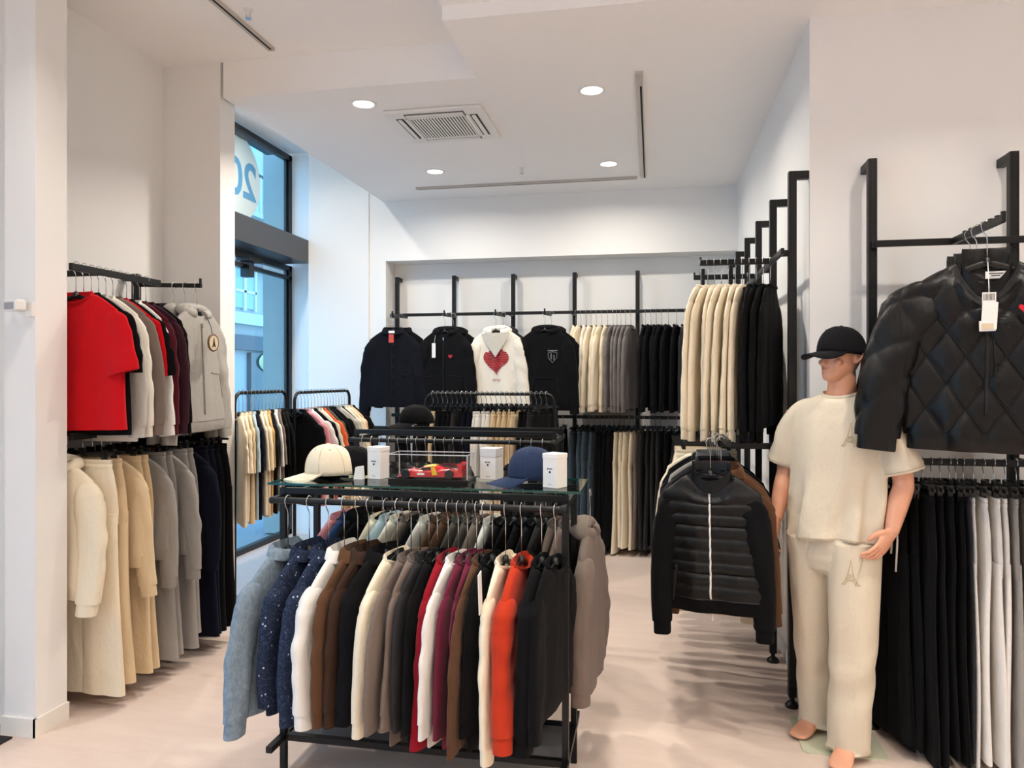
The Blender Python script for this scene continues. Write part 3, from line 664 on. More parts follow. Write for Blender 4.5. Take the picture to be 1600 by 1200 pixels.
def trousers(kind, col, loc, rz, label, seed=0, L=1.10, t=.017, group=None, fab='knit', hl=None, w=.17, hem=.115, string=False, m=22):
    L = L or 1.10
    rng = np.random.default_rng(seed + 77); mat = fabric(PAL.get(col, col), fab)
    a = np.arange(m) * 2 * math.pi / m; c, s = np.cos(a), np.sin(a); ph = rng.uniform(0, 6.28, 8)
    el = 3 * (a / 1) if False else 0
    zt = -.127
    def ring(cx, cy, w_, t_, z, k=0., f=0.):
        x = w_ * sgnp(c, .85); y = t_ * sgnp(s, .75)
        k = min(k, .22 * t)
        y = y + k * np.sin(4.5 * x / w_ + ph[0] + f) + .5 * k * np.sin(9 * x / w_ + ph[1])
        return np.stack([cx + x, cy + y, np.full(m, z)], 1)
    rows = [ring(0, 0, w * 1.0, t * .9, zt - .038), ring(0, 0, w * 1.05, t * 1.05, zt - .07, .002), ring(0, 0, w * 1.14, t * 1.15, zt - .15, .004), ring(0, 0, w * 1.2, t * 1.15, zt - .25, .004), ring(0, 0, w * 1.2, t * .9, zt - .31, .003), ring(0, 0, w * 1.1, t * .5, zt - .335, .0)]
    o = MB().loft(rows).build(NOUN[kind][0], mat, loc=loc, rz=rz, smooth=70)
    b = MB(); r0 = ring(0, 0, w, t * .95, zt); b.loft([r0 * np.array([.9, .6, 1]) - np.array([0, 0, .02]), r0 * np.array([.97, .85, 1]), r0, ring(0, 0, w * 1.02, t * 1.05, zt - .015), ring(0, 0, w * .985, t * .85, zt - .019), ring(0, 0, w * 1.02, t * 1.05, zt - .023), ring(0, 0, w, t, zt - .04)])
    b.build('waistband', mat, o, smooth=70)
    for q, side in enumerate((-1, 1)):
        rr = []; dy = rng.uniform(-.008, .008); dx = rng.uniform(-.012, .012)
        for f in np.linspace(0, 1, 13):
            z = zt - .26 - (L - .26) * f
            wv = .108 * (w / .17) * (1 - .12 * math.sin(f * 2.6)) * (1 - f * .0) if f < .98 else hem
            wv = .104 * (w / .17) + (hem - .104 * (w / .17)) * f - .008 * math.sin(f * 3.1)
            tv = t * (1.0 + .35 * f)
            rr.append(ring(side * (.098 * (w / .17) + .012 * f) + dx * f, dy * f + .006 * math.sin(4 * f + ph[2 + q]), wv, tv, z, .004 * (.3 + f), 2.5 * f + q))
        b = MB(); end_hollow(b, rr, .03); b.build('leg', mat, o, smooth=70)
    if string:
        for k, (x, l) in enumerate(((.09, .34), (.055, .27))):
            MB().tube([(x, -t * 1.2, zt - .03), (x + .01, -t * 1.6, zt - .1), (x + .03, -t * 2.0, zt - l * .6), (x + .02, -t * 2.1, zt - l)], .0042, 6).build('drawstring', fabric(PAL['white']), o, smooth=180)
    hanger(loc, rz, hl, clips=True)
    tag(o, label, NOUN[kind][1], group); return o

SEED = [100]
def row(items, P0, P1, rz, rail_name, end, jit=4.0, pos=None, **kw):
    """hang the items one by one between two points of a rail"""
    P0 = np.array(P0, float); P1 = np.array(P1, float); n = len(items)
    F_ = [i / max(1, n - 1) for i in range(n)] if pos is None else list(pos); Lr = float(np.linalg.norm(P1 - P0)); tw = kw.get('turn', 0); tmax = kw.pop('t', .026)
    for i, it in enumerate(items):
        kind, col = it[0], it[1]; ex = dict(kw); ex.update(it[2] if len(it) > 2 else {})
        SEED[0] += 1; rng = random.Random(SEED[0])
        f = F_[i]; gaps = [abs(F_[i] - F_[j]) * Lr for j in (i - 1, i + 1) if 0 <= j < n]; gap = min(gaps) if gaps else .06
        ex.setdefault('t', max(.008, min(tmax, .40 * gap * math.cos(R(tw)) if kind not in ('jog', 'jeans') else .34 * gap * math.cos(R(tw)))))
        p = P0 + (P1 - P0) * f + np.array(ex.pop('off', (0, 0, 0)))
        p = p - np.array((0, 0, ex.get('low', 0.0)))
        r = rz + R(rng.uniform(-jit, jit) + ex.pop('turn', 0))
        word = ex.pop('word', NOUN[kind][1]); cname = ex.pop('cname', col)
        o_ = '%s from %s on %s' % (ORD[i], end, rail_name)
        label = ex.pop('label', None) or '%s %s, %s' % (cname, word, o_)
        hl = 'black hanger, %s' % o_
        if ex.get('L') and 'label' not in (it[2] if len(it) > 2 else {}): ex['L'] *= rng.uniform(.965, 1.04)
        if kind in ('jog', 'jeans'):
            ex = {k: v for k, v in ex.items() if k in ('t', 'L', 'fab', 'w', 'hem', 'string', 'm')}
            trousers(kind, col, tuple(p), r, label, seed=SEED[0], hl='black clip hanger, %s' % o_, **ex)
        else:
            ex = {k: v for k, v in ex.items() if k not in ('w', 'string')}
            if 'out' not in ex: ex['out'] = (rng.uniform(.02, .08), rng.uniform(.02, .08))
            if 'fwd' not in ex: ex['fwd'] = (rng.uniform(-.5, .5) * ex['t'], rng.uniform(-.5, .5) * ex['t'])
            garment(kind, col, tuple(p), r, label, seed=SEED[0], hl=hl, **ex)

S = lambda k, *cols: [(k, c) for c in cols]
# A alcove, upper
row([('tee', 'red', dict(L=.66, out=(.05, .04), label='bright red t-shirt hanging beside the white column', t=.03)), ('tee', 'black', dict(L=.68)), ('sweat', 'light grey', dict(L=.64)), ('sweat', 'cream white', dict(L=.64)), ('sweat', 'taupe', dict(L=.62)),
     ('tee', 'red', dict(L=.5)), ('tee', 'black'), ('sweat', 'white', dict(L=.6)), ('sweat', 'maroon'), ('sweat', 'dark plum'), ('sweat', 'black')],
    (-2.74, 3.10, 2.14), (-2.71, 3.56, 2.13), 0, 'the upper alcove rail', 'the white column', t=.019, jit=3)
# B alcove, lower
row([('hood', 'cream', dict(L=.58, out=(.03, .03), t=.035, slr=1.2, fwd=(-.05, 0), off=(-.085, -.02, 0))), ('jog', 'cream', dict(L=1.10)), ('jog', 'beige'), ('sweat', 'beige', dict(L=.5)), ('jog', 'beige'), ('jog', 'beige'), ('sweat', 'grey', dict(L=.5)), ('jog', 'grey'), ('jog', 'grey'),
     ('sweat', 'grey', dict(L=.5)), ('jog', 'grey'), ('jog', 'grey', dict(L=1.06)), ('sweat', 'navy', dict(L=.55)), ('jog', 'navy'), ('jog', 'navy'), ('jog', 'black'), ('jog', 'black')],
    (-2.74, 3.08, 1.33), (-2.70, 4.04, 1.33), 0, 'the lower alcove rail', 'the white column', t=.021, jit=3, hem=.125, L=None)
# C window racks
row(S('tee', 'cream', 'cream', 'beige', 'pale blue', 'navy', 'cream', 'cream', 'ochre', 'black', 'white', 'taupe', 'black', 'black'),
    (-2.64, 4.36, 1.50), (-2.64, 4.94, 1.50), R(-50), 'the clothes rack by the door', 'its pillar end', t=.020, jit=2, L=.68, sl=.28)
row(S('tee', 'black', 'pink', 'white', 'black', 'light grey', 'cream', 'orange', 'olive grey', 'black', 'black', 'grey', 'light grey', 'black', 'cream', 'cream', 'peach', 'black'),
    (-2.60, 5.09, 1.488), (-2.60, 5.99, 1.488), R(-22), 'the clothes rack by the end wall', 'its door end', t=.020, jit=3, L=.68, sl=.28)
# D front table, camera side rail
fx = [-1.405, -1.315, -1.235, -1.17, -1.115, -1.07, -1.0, -.955, -.90, -.865, -.83, -.797, -.755, -.715, -.68, -.645, -.618, -.585, -.535, -.475, -.40, -.35]
D_scale = .76
D = [('coat', 'pale denim', dict(fab='denim', L=.74, sl=.64, out=(.05, .12), slr=1.1, label='pale washed denim jacket at the window end of the front table')), ('coat', 'dark denim', dict(fab='speck', L=.72, rib=False)),
     ('coat', 'dark denim', dict(fab='speck', L=.70)), ('shirt', 'white', dict(L=.72, fab='woven', out=(.05, .08), slr=1.15, t=.03)), ('shirt', 'brown', dict(L=.68, fab='woven')), ('shirt', 'dark brown', dict(fab='woven', L=.74)),
     ('coat', 'black', dict(L=.68, turn=-14, fab='woven', t=.03)), ('sweat', 'cream', dict(L=.66, sl=.62, t=.026)), ('sweat', 'taupe', dict(L=.70)), ('sweat', 'taupe', dict(L=.74)), ('sweat', 'charcoal', dict(L=.70)), ('sweat', 'black', dict(L=.70)),
     ('sweat', 'crimson', dict(L=.70, sl=.66, slr=1.2, t=.026)), ('sweat', 'white', dict(L=.74)), ('sweat', 'burgundy', dict(L=.72)), ('sweat', 'burgundy', dict(L=.60)), ('sweat', 'brown', dict(L=.74, sl=.66)), ('sweat', 'black', dict(L=.72)),
     ('sweat', 'cream', dict(L=.72, sl=.68)), ('sweat', 'rust', dict(L=.66, sl=.62, slr=1.2, t=.034)), ('sweat', 'black', dict(L=.66, sl=.64, slr=1.15, t=.034)), ('sweat', 'black', dict(L=.6))]
for it in D:
    it[2]['L'] = it[2]['L'] * D_scale; it[2]['sl'] = it[2].get('sl', .58) * .72
row(D, (-1.405, 2.67, 1.118), (-.35, 2.67, 1.118), R(90), "the front table front rail", 'the window end', jit=2.2, pos=[(x + 1.405) / 1.055 for x in fx], t=.028, turn=-8, low=.05)
# E front table, far rail
row([('tee', 'pink'), ('tee', 'royal blue'), ('coat', 'black'), ('coat', 'black', dict(turn=-20)), ('sweat', 'cream'), ('tee', 'pale blue'), ('sweat', 'cream white'), ('sweat', 'taupe'), ('sweat', 'black'), ('sweat', 'white'), ('sweat', 'brown'), ('sweat', 'brown')] +
    S('sweat', 'olive grey', 'olive grey', 'taupe', 'white', 'black', 'black', 'black', 'blue black', 'charcoal', 'taupe', 'taupe'),
    (-1.38, 3.14, 1.118), (-.36, 3.14, 1.118), R(90), "the front table far rail", 'the window end', jit=3, t=.019, turn=-10, L=.56, sl=.52)
garment('hood', 'taupe', (-.262, 3.14, 1.105), R(86), 'taupe hoodie with a wide sleeve at the end of the front table rail', seed=900, L=.58, sl=.52, out=(.05, .05), t=.04, hl='black hanger at the very end of the front table rail')
# F second table
row([('tee', 'beige'), ('tee', 'beige'), ('tee', 'cream')] + S('sweat', 'black', 'black', 'black', 'charcoal', 'black', 'black', 'black', 'charcoal', 'black'),
    (-1.60, 3.905, 1.25), (-1.02, 3.905, 1.25), R(90), 'the second table rail', 'the window end', t=.019, L=.58, sl=.5)
row(S('sweat', 'black', 'charcoal', 'black', 'charcoal'), (-.76, 3.905, 1.25), (-.58, 3.905, 1.25), R(90), 'the second table rail', 'the gap in the clothes', t=.02, L=.58, sl=.5)
# G trouser rack
row(S('jog', 'black', 'black', 'black', 'beige', 'black', 'black', 'black', 'charcoal', 'black', 'navy', 'navy', 'white', 'white', 'white', 'white', 'beige', 'beige', 'beige', 'tan', 'beige', 'black', 'black', 'charcoal', 'black'),
    (-1.66, 5.45, 1.476), (-.78, 5.45, 1.476), R(90), 'the middle trouser rack', 'the window end', t=.017, turn=-28, jit=6, L=1.08)
# H back wall, upper
row(S('sweat', 'cream', 'cream', 'cream white', 'cream', 'cream', 'cream', 'cream', 'mauve grey', 'mauve grey', 'mauve grey', 'mauve grey', 'mauve grey', 'black', 'black', 'black', 'black', 'black', 'black', 'charcoal'),
    (-.70, 6.80, 2.205), (.50, 6.80, 2.205), R(90), 'the back wall rail', 'the black hoodie', t=.019, jit=5, turn=-12, L=.72, sl=.68, size=.95,
    pos=[0, .04, .08, .12, .16, .20, .245, .285, .315, .345, .38, .42, .53, .57, .61, .65, .70, .76, .82])
# I back wall, lower
row(S('jog', *['black'] * 11), (-2.38, 6.84, 1.235), (-.82, 6.84, 1.235), R(90), 'the lower back wall rail', 'the window end', t=.02, L=1.04)
row([('jeans', 'washed denim', dict(fab='denim')), ('jeans', 'washed denim', dict(fab='denim')), ('jeans', 'washed denim', dict(fab='denim')), ('jeans', 'washed denim', dict(fab='denim'))] +
    S('jog', 'black', 'black', 'black', 'black', 'cream', 'cream', 'cream', 'cream', 'taupe', 'charcoal', 'charcoal', 'charcoal', 'charcoal', 'black', 'black', 'black', 'black'),
    (-.69, 6.84, 1.235), (.50, 6.84, 1.235), R(90), 'the lower back wall rail', 'the jeans', t=.019, L=1.05, turn=-14,
    pos=[0, .045, .09, .135, .18, .215, .25, .285, .325, .365, .405, .445, .48, .52, .56, .60, .64, .70, .76, .83, .9])
# J side wall arms
row([('sweat', 'cream', dict(turn=-22)), ('sweat', 'cream'), ('sweat', 'cream'), ('sweat', 'cream'), ('sweat', 'cream'), ('sweat', 'cream'), ('sweat', 'cream', dict(cname='yellowish cream')), ('sweat', 'black'), ('sweat', 'black'), ('sweat', 'black'), ('sweat', 'black')],
    (.252, 4.04, 2.21), (.605, 4.04, 2.21), R(-90), 'the first side wall arm', 'its free end', t=.023, jit=4, turn=-17, L=.66, sl=.66, out=(.09, .05), slr=1.1)
row(S('sweat', 'black', 'black', 'black', 'black'), (.33, 4.62, 2.21), (.56, 4.62, 2.21), R(-90), 'the second side wall arm', 'its free end', t=.024, jit=3, turn=-8, L=.66, sl=.6)
# K side wall lower rail, behind the puffer jacket
row([('coat', 'brown', dict(turn=-8, size=.93)), ('coat', 'brown', dict(size=.93)), ('coat', 'black', dict(turn=4)), ('coat', 'charcoal'), ('vest', 'grey'), ('coat', 'black', dict(turn=5)), ('sweat', 'black'), ('sweat', 'cream', dict(L=.82, sl=.8)), ('jog', 'cream'), ('jog', 'cream'), ('jog', 'beige'), ('jog', 'black'), ('jog', 'black'), ('jog', 'black')],
    (.305, 3.47, 1.31), (.30, 4.95, 1.31), R(-6), 'the lower side wall rail', 'the padded jacket', t=.026, jit=3, L=.64)
# M drawstring trousers right of the mannequin
row([('jog', 'black', dict(string=True, turn=14, w=.115, off=(-.02, .05, 0), label='black trousers with a long white drawstring beside the mannequin'))] + [('jog', 'black', dict(w=.12, off=(-.01, .045, 0))), ('jog', 'black', dict(w=.14, off=(0, .03, 0)))] + S('jog', 'black', 'black', 'black', 'black', 'charcoal', 'white', 'white', 'white', 'white', 'grey', 'grey', 'black', 'black', 'black'),
    (1.04, 3.47, 1.235), (1.76, 3.47, 1.235), R(-90), 'the slotted rack lower rail', 'the mannequin', t=.02, jit=3, turn=-6, L=1.07,
    pos=[0, .05, .10, .15, .20, .25, .30, .335, .375, .43, .485, .54, .60, .66, .73, .8, .9])
# ------------------------------------------------------------------ single garments with details
DZ = -.046   # garments hang this far below the detail heights used here
def wrap(o, target, off=.002):
    s = o.modifiers.new('wrap', 'SHRINKWRAP'); s.target = target; s.wrap_method = 'PROJECT'; s.use_project_y = True; s.use_positive_direction = True; s.use_negative_direction = False; s.offset = off; return o
def strip_mesh(pts, w, y, th=.002, seg=1):
    return MB().tube([(x, y, z) for x, z in pts], w, 6)
def front(rings, x, z):
    """front (most negative y) of a torso at x,z"""
    z = z + DZ
    for a, b in zip(rings[:-1], rings[1:]):
        za, zb = a[:, 2].mean(), b[:, 2].mean()
        if zb <= z <= za:
            f = (za - z) / (za - zb + 1e-9); r = a + (b - a) * f
            q = r[r[:, 1] < r[:, 1].mean() + .002]; i = np.argsort(np.abs(q[:, 0] - x))[:2]
            return float(q[i, 1].min())
    return -.03
def zipper(o, rings, mat, z0, z1, x=0, w=.0042, n=26, pull=True):
    P = [(x, front(rings, x, z) - .003, z) for z in np.linspace(z0, z1, n)]
    zz = MB().tube(P, w, 6, sq=(1, .7)).build('zip', mat, o, smooth=180)
    if pull: MB().box((x, P[0][1] - .006, z0 - .012), (.008, .003, .026)).build('zip_pull', M_chrome, zz, smooth=0)
    return zz
def line(o, rings, pts, mat, name='seam', r=.0022):
    P = []
    for (xa, za), (xb, zb) in zip(pts[:-1], pts[1:]):
        for f in np.linspace(0, 1, 8): x = xa + (xb - xa) * f; z = za + (zb - za) * f; P.append((x, front(rings, x, z) - .001, z))
    MB().tube(P, r, 5).build(name, mat, o, smooth=180)
def drop(o):
    for ch in o.children:
        if ch.name.split('.')[0] not in ('sleeve', 'collar', 'hood', 'hem_rib'): ch.location.z += DZ
def heart(s, n=22):
    return [(s * 16 * math.sin(a) ** 3 / 17, s * (13 * math.cos(a) - 5 * math.cos(2 * a) - 2 * math.cos(3 * a) - math.cos(4 * a)) / 17) for a in np.linspace(0, 2 * math.pi, n, endpoint=False)]
def tower(s):
    """outline strokes of a lattice tower"""
    L_ = [[(-.36, -.5), (-.26, -.42), (-.10, -.05), (-.05, .25), (0, .62)], [(.36, -.5), (.26, -.42), (.10, -.05), (.05, .25), (0, .62)], [(-.20, -.25), (.20, -.25)], [(-.11, -.04), (.11, -.04)],
          [(-.20, -.5), (-.13, -.32), (0, -.27), (.13, -.32), (.20, -.5)], [(-.36, -.5), (-.20, -.5)], [(.36, -.5), (.20, -.5)], [(-.1, -.04), (.17, -.25)], [(.1, -.04), (-.17, -.25)]]
    return [[(x * s, z * s) for x, z in p] for p in L_]

# grey zip hoodies on the alcove arm
for k, (x, c) in enumerate(((-2.565, '#A9A59E'), (-2.64, '#A9A59E'), (-2.71, 'black'))):
    o, rg = garment('hood', c, (x, 3.80, 2.125), R(90), ['light grey zip hoodie with a round tag at the tip of the alcove arm', 'second light grey hoodie on the alcove arm, behind the tagged one', 'black hoodie on the alcove arm behind two grey hoodies'][k],
        seed=300 + k, L=.64, sl=.62, t=.034, out=(.06, .06), slr=1.1, m=40, n=20, cw=.27, hl='black hanger on the alcove arm, %s from its tip' % ORD[k])
    if k == 0:
        zipper(o, rg, plain('zip_grey', '#8E8B86', .5), -.17, -.69)
        for s in (-1, 1): line(o, rg, [(s * .075, -.45), (s * .16, -.46), (s * .19, -.60)], fabric('#A9A49C'), 'pocket_edge')
        MB().tube([(0, -.06, -.13), (.004, -.085, -.19), (0, -.095, -.235)], .002, 5).build('tag_string', fabric(PAL['charcoal']), o, smooth=180)
        tg = MB().lathe([(.001, -.004), (.042, -.004), (.042, .004), (.001, .004)], (0, 0, 0), 28, axis='y').build('hang_tag', plain('tag_beige', '#D8C4A4', .6), o, loc=(0, -.10, -.28))
        MB().tube([(.046 * math.cos(a), 0, .046 * math.sin(a)) for a in np.linspace(0, 6.28, 24, endpoint=False)], .006, 6, closed=True).build('tag_rim', plain('tag_brown', '#6B4A32', .5), tg, smooth=180)
        m = MB()
        for p in tower(.045): m.tube([(x_, -.006, z_) for x_, z_ in p], .0018, 4)
        m.build('tag_emblem', M_slot, tg, smooth=180)
        drop(o)

# back wall face-out garments
MZ = plain('zip_dark', '#303033', .4, metal=.5)
o, rg = garment('coat', 'blue black', (-2.33, 6.40, 2.165), R(4), 'dark navy button overshirt with red neck tag beside the window corner', seed=401, fab='woven', L=.70, sl=.66, t=.035, out=(.12, .06), m=40, n=20, slr=1.1, hl='black hanger of the navy overshirt with the red tag')
line(o, rg, [(.0, -.16), (0, -.80)], M_slot, 'placket')
for k in range(6): MB().lathe([(.001, 0), (.008, 0), (.008, .004), (.001, .004)], (.014, front(rg, .014, -.22 - .1 * k) - .005, -.22 - .1 * k), 10, axis='y').build('button', M_slot, o)
line(o, rg, [(.07, -.36), (.17, -.36), (.17, -.48), (.12, -.50), (.07, -.48), (.07, -.36)], M_slot, 'pocket_edge')
MB().box((.005, -.07, -.165), (.045, .004, .075)).build('hang_tag', plain('tag_red', '#C9473B', .6), o, smooth=0)
MB().box((.0, -.045, -.105), (.055, .004, .022)).build('neck_label', M_paper, o, smooth=0)
drop(o)
garment('coat', 'black', (-2.30, 6.53, 2.17), R(-6), 'black jacket hanging behind the navy overshirt', seed=402, L=.7, t=.03, hl='black hanger behind the navy overshirt')
o, rg = garment('hood', 'black', (-1.84, 6.40, 2.165), R(-10), 'black zip jacket with white swing tag and tiny red logo', seed=403, L=.66, sl=.62, t=.035, out=(.07, .05), m=40, n=20, collar='hood', hl='black hanger of the black zip jacket with white tag')
zipper(o, rg, M_slot, -.16, -.75)
MB().tube([(-.07, -.05, -.14), (-.08, -.06, -.22)], .0012, 5).build('tag_string', M_paper, o)
MB().box((-.08, -.065, -.275), (.035, .003, .13)).build('hang_tag', M_paper, o, smooth=0)
M_redlogo = plain('logo_red', '#A8101C', .6)
MB().prism([(x + .07, z - .33) for x, z in heart(.022)], front(rg, .07, -.33) - .004, front(rg, .07, -.33)).build('emblem', M_redlogo, o, smooth=0)
for s in (-1, 1): line(o, rg, [(s * .07, -.50), (s * .17, -.51)], M_slot, 'pocket_edge')
drop(o)
garment('hood', 'black', (-1.80, 6.54, 2.17), R(8), 'black hoodie behind the black zip jacket', seed=404, L=.66, t=.03, out=(.06, .05), hl='black hanger behind the black zip jacket')
o, rg = garment('hood', 'cream white', (-1.37, 6.40, 2.165), R(-4), 'cream hoodie with red heart print on the back wall', seed=405, L=.66, sl=.64, t=.035, out=(.05, .07), m=40, n=20, hl='black hanger of the cream hoodie with red print')
hp = heart(.125, 40); m = MB()
for k in range(17):
    z = -.13 + k * .0155; xs = []
    P_ = np.array(hp)
    for i in range(len(P_)):
        a, b = P_[i], P_[(i + 1) % len(P_)]
        if (a[1] - z) * (b[1] - z) <= 0 and a[1] != b[1]: xs.append(a[0] + (b[0] - a[0]) * (z - a[1]) / (b[1] - a[1]))
    if len(xs) >= 2:
        x0, x1 = min(xs), max(xs)
        Pz = [(x, front(rg, x, z - .37) - .0015, z - .37 + .006 * math.sin(x * 40)) for x in np.linspace(x0, x1, 9)]
        m.tube(Pz, .0072, 5, sq=(.35, 1))
m.build('heart_print', M_redlogo, o, smooth=180)
m = MB()
for k_, (x_, w_) in enumerate(((-.030, .011), (-.015, .009), (0, .011), (.015, .008), (.028, .010))): m.tube([(x_ - w_ / 2, front(rg, x_, -.535) - .002, -.545), (x_, front(rg, x_, -.535) - .002, -.525), (x_ + w_ / 2, front(rg, x_, -.535) - .002, -.545)], .0022, 4)
m.build('print_line', plain('print_pink', '#C98A8C', .6), o, smooth=0)
# hood lying down over the chest
MB().loft([[(x, front(rg, x, -.16) - .012 - .018 * math.cos(x * 12), -.125 - d * (1 - abs(x) / .135) ** .9) for x in np.linspace(-.13, .13, 15)] for d in (0, .06, .12, .18, .215)] , False, False, closed=False).build('hood_flap', fabric('#CFC9BE'), o, smooth=180)  # flap cloth is greyer than the hoodie, its shade put into the colour
drop(o)
garment('hood', 'charcoal', (-1.33, 6.54, 2.17), R(9), 'charcoal hoodie behind the cream hoodie with red print', seed=406, L=.68, t=.03, hl='black hanger behind the cream hoodie with red print')
o, rg = garment('hood', 'black', (-.93, 6.40, 2.165), R(-3), 'black hoodie with grey shield emblem beside the cream sweatshirts', seed=407, L=.66, sl=.62, t=.036, out=(.05, .05), m=40, n=20, hl='black hanger of the black hoodie with grey emblem')
M_glogo = plain('logo_grey', '#77777A', .6)
y_ = front(rg, .07, -.33)
MB().tube([(.07 + x, y_ - .003, -.34 + z) for x, z in [(-.04, .035), (0, .045), (.04, .035), (.036, -.01), (0, -.05), (-.036, -.01)]], .003, 5, closed=True).box((.07, y_ - .002, -.285), (.085, .002, .010)).box((.058, y_ - .003, -.335), (.010, .002, .05)).box((.083, y_ - .003, -.345), (.008, .002, .045)).build('emblem', M_glogo, o, smooth=0)
line(o, rg, [(-.13, -.68), (-.10, -.52), (.10, -.52), (.13, -.68)], M_slot, 'pocket_edge')
drop(o)
garment('hood', 'black', (-.89, 6.54, 2.17), R(8), 'black hoodie half hidden behind the one with grey emblem', seed=408, L=.66, t=.03, hl='black hanger behind the black hoodie with grey emblem')

# padded jacket with white zip on the side wall
o, rg = garment('coat', '#0B0B0C', (.252, 3.385, 1.31), R(-14), 'black padded jacket with white zip and plain knit sleeves', fab='nylon', seed=501, L=.58, sl=.62, t=.045, m=96, n=72, quilt=q_channel(.052), qa=.013, out=(.02, .03), fwd=(.0, -.03),
                sleeve_fab='knit', sleeve_quilt=False, collar='stand', hem=True, cw=.225, dip=.085, slr=.9, sleeve_col='black', size=.95, hl='black hanger of the padded jacket with white zip')
zipper(o, rg, plain('zip_white', '#E9E9E8', .4), -.175, -.735, n=60)
line(o, rg, [(-.15, -.50), (-.17, -.66)], M_slot, 'pocket_edge', .006)
MB().tube([(.07 * math.cos(a), -.006 + .035 * math.sin(a), -.078 - .02 * max(0, -math.sin(a))) for a in np.linspace(0, 6.28, 24, endpoint=False)], .004, 6, closed=True).build('collar_edge', fabric(PAL['blue black']), o, smooth=180)

drop(o)
# diamond quilted bomber jackets
for k, (x, y, rz, lab) in enumerate(((1.300, 3.215, -14, 'black diamond quilted bomber jacket with white swing tag and red heart, above the mannequin shoulder'), (1.30, 3.31, -20, 'second black quilted bomber jacket, its sleeve showing behind the tagged one'), (1.31, 3.40, -10, 'third black quilted bomber jacket, nearly hidden on the notched arm'))):
    o, rg = garment('coat', '#0C0B0B', (x, y, 2.20), R(rz), lab, fab='nylon', seed=520 + k, L=.66, sl=.60, t=.05 if k == 0 else .036, m=160 if k < 1 else 60, n=100 if k < 1 else 40, sK=64 if k < 2 else 16, sm=48 if k < 2 else 16, quilt=q_diamond(.155), qa=.024,
                    out=(.20, .20), fwd=(-.02, -.05), collar='stand', hem=True, cw=.285, dip=.15, sr=((.10, .055), (.078, .05)), size=1.06, hl='black hanger on the notched arm, %s from its tip' % ORD[k])
    if k == 0:
        P_ = .155; M_st2 = plain('stitch_shade_black', '#030303', .9); mq = MB()  # black tubes paint the dark of the quilt creases along the stitch lines
        for sg in (-1, 1):
            for n_ in range(-14, 10):
                pts = []
                for z in np.linspace(-.21, -.775, 40):
                    x_ = (n_ * P_ - sg * (z + DZ) * .75) / 1.15
                    if abs(x_) < .265 and not (z > -.30 and abs(x_) < .13): pts.append((x_, front(rg, x_, z) - .0005, z))
                if len(pts) > 3: mq.tube(pts, .0022, 5)
        qs_ = mq.build('quilt_stitch_shade', M_st2, o, smooth=180); qs_['kind'] = 'stuff'
        y0 = front(rg, 0, -.26)
        zipper(o, rg, M_slot, -.20, -.70, n=60, pull=False, w=.007)
        MB().tube([(0, y0 + .03, -.10), (0, y0 - .008, -.2), (0, y0 - .014, -.235)], .0016, 5).build('tag_string', M_paper, o, smooth=180)
        tg = MB().box((0, y0 - .018, -.245), (.046, .003, .04)).box((.002, y0 - .022, -.315), (.052, .003, .105), ry=R(2)).box((-.004, y0 - .020, -.355), (.054, .003, .04), ry=R(-2)).build('hang_tag', M_paper, o, smooth=0)
        for q in range(9): MB().box((-.018 + q * .0044, y0 - .0205, -.243), (.0016, .001, .026)).build('barcode_bar', M_slot, tg, smooth=0)
        MB().box((-.004, y0 - .0235, -.356), (.040, .001, .022)).build('tag_panel', plain('tag_sand', '#D9C6A6', .6), tg, smooth=0)
        MB().box((.03, -.012, -.150), (.068, .003, .028)).build('neck_label', M_paper, o, smooth=0, loc=None)
        for q in range(2): MB().box((.03, -.0142, -.144 - q * .008), (.05 - .02 * q, .001, .0035)).build('label_text', M_slot, o, smooth=0)
        yy = front(rg, .116, -.285)
        MB().prism([(x_ + .116, z_ - .285) for x_, z_ in heart(.018)], yy - .008, yy + .004).build('emblem', plain('logo_red2', '#D0142C', .3), o, smooth=0)
        line(o, rg, [(.02, -.40), (.035, -.62), (.10, -.70)], M_slot, 'front_edge', .003)
        drop(o)

# swing tag on the cream sweatshirt of the front table
MB().box((0, 0, -.03), (.003, .045, .14), rx=R(8)).build('swing_tag', M_paper, loc=(-.575, 2.43, .90), smooth=0)
tag(bpy.data.objects['swing_tag'], 'white paper swing tag between brown and cream sleeves of the front table', 'tag')

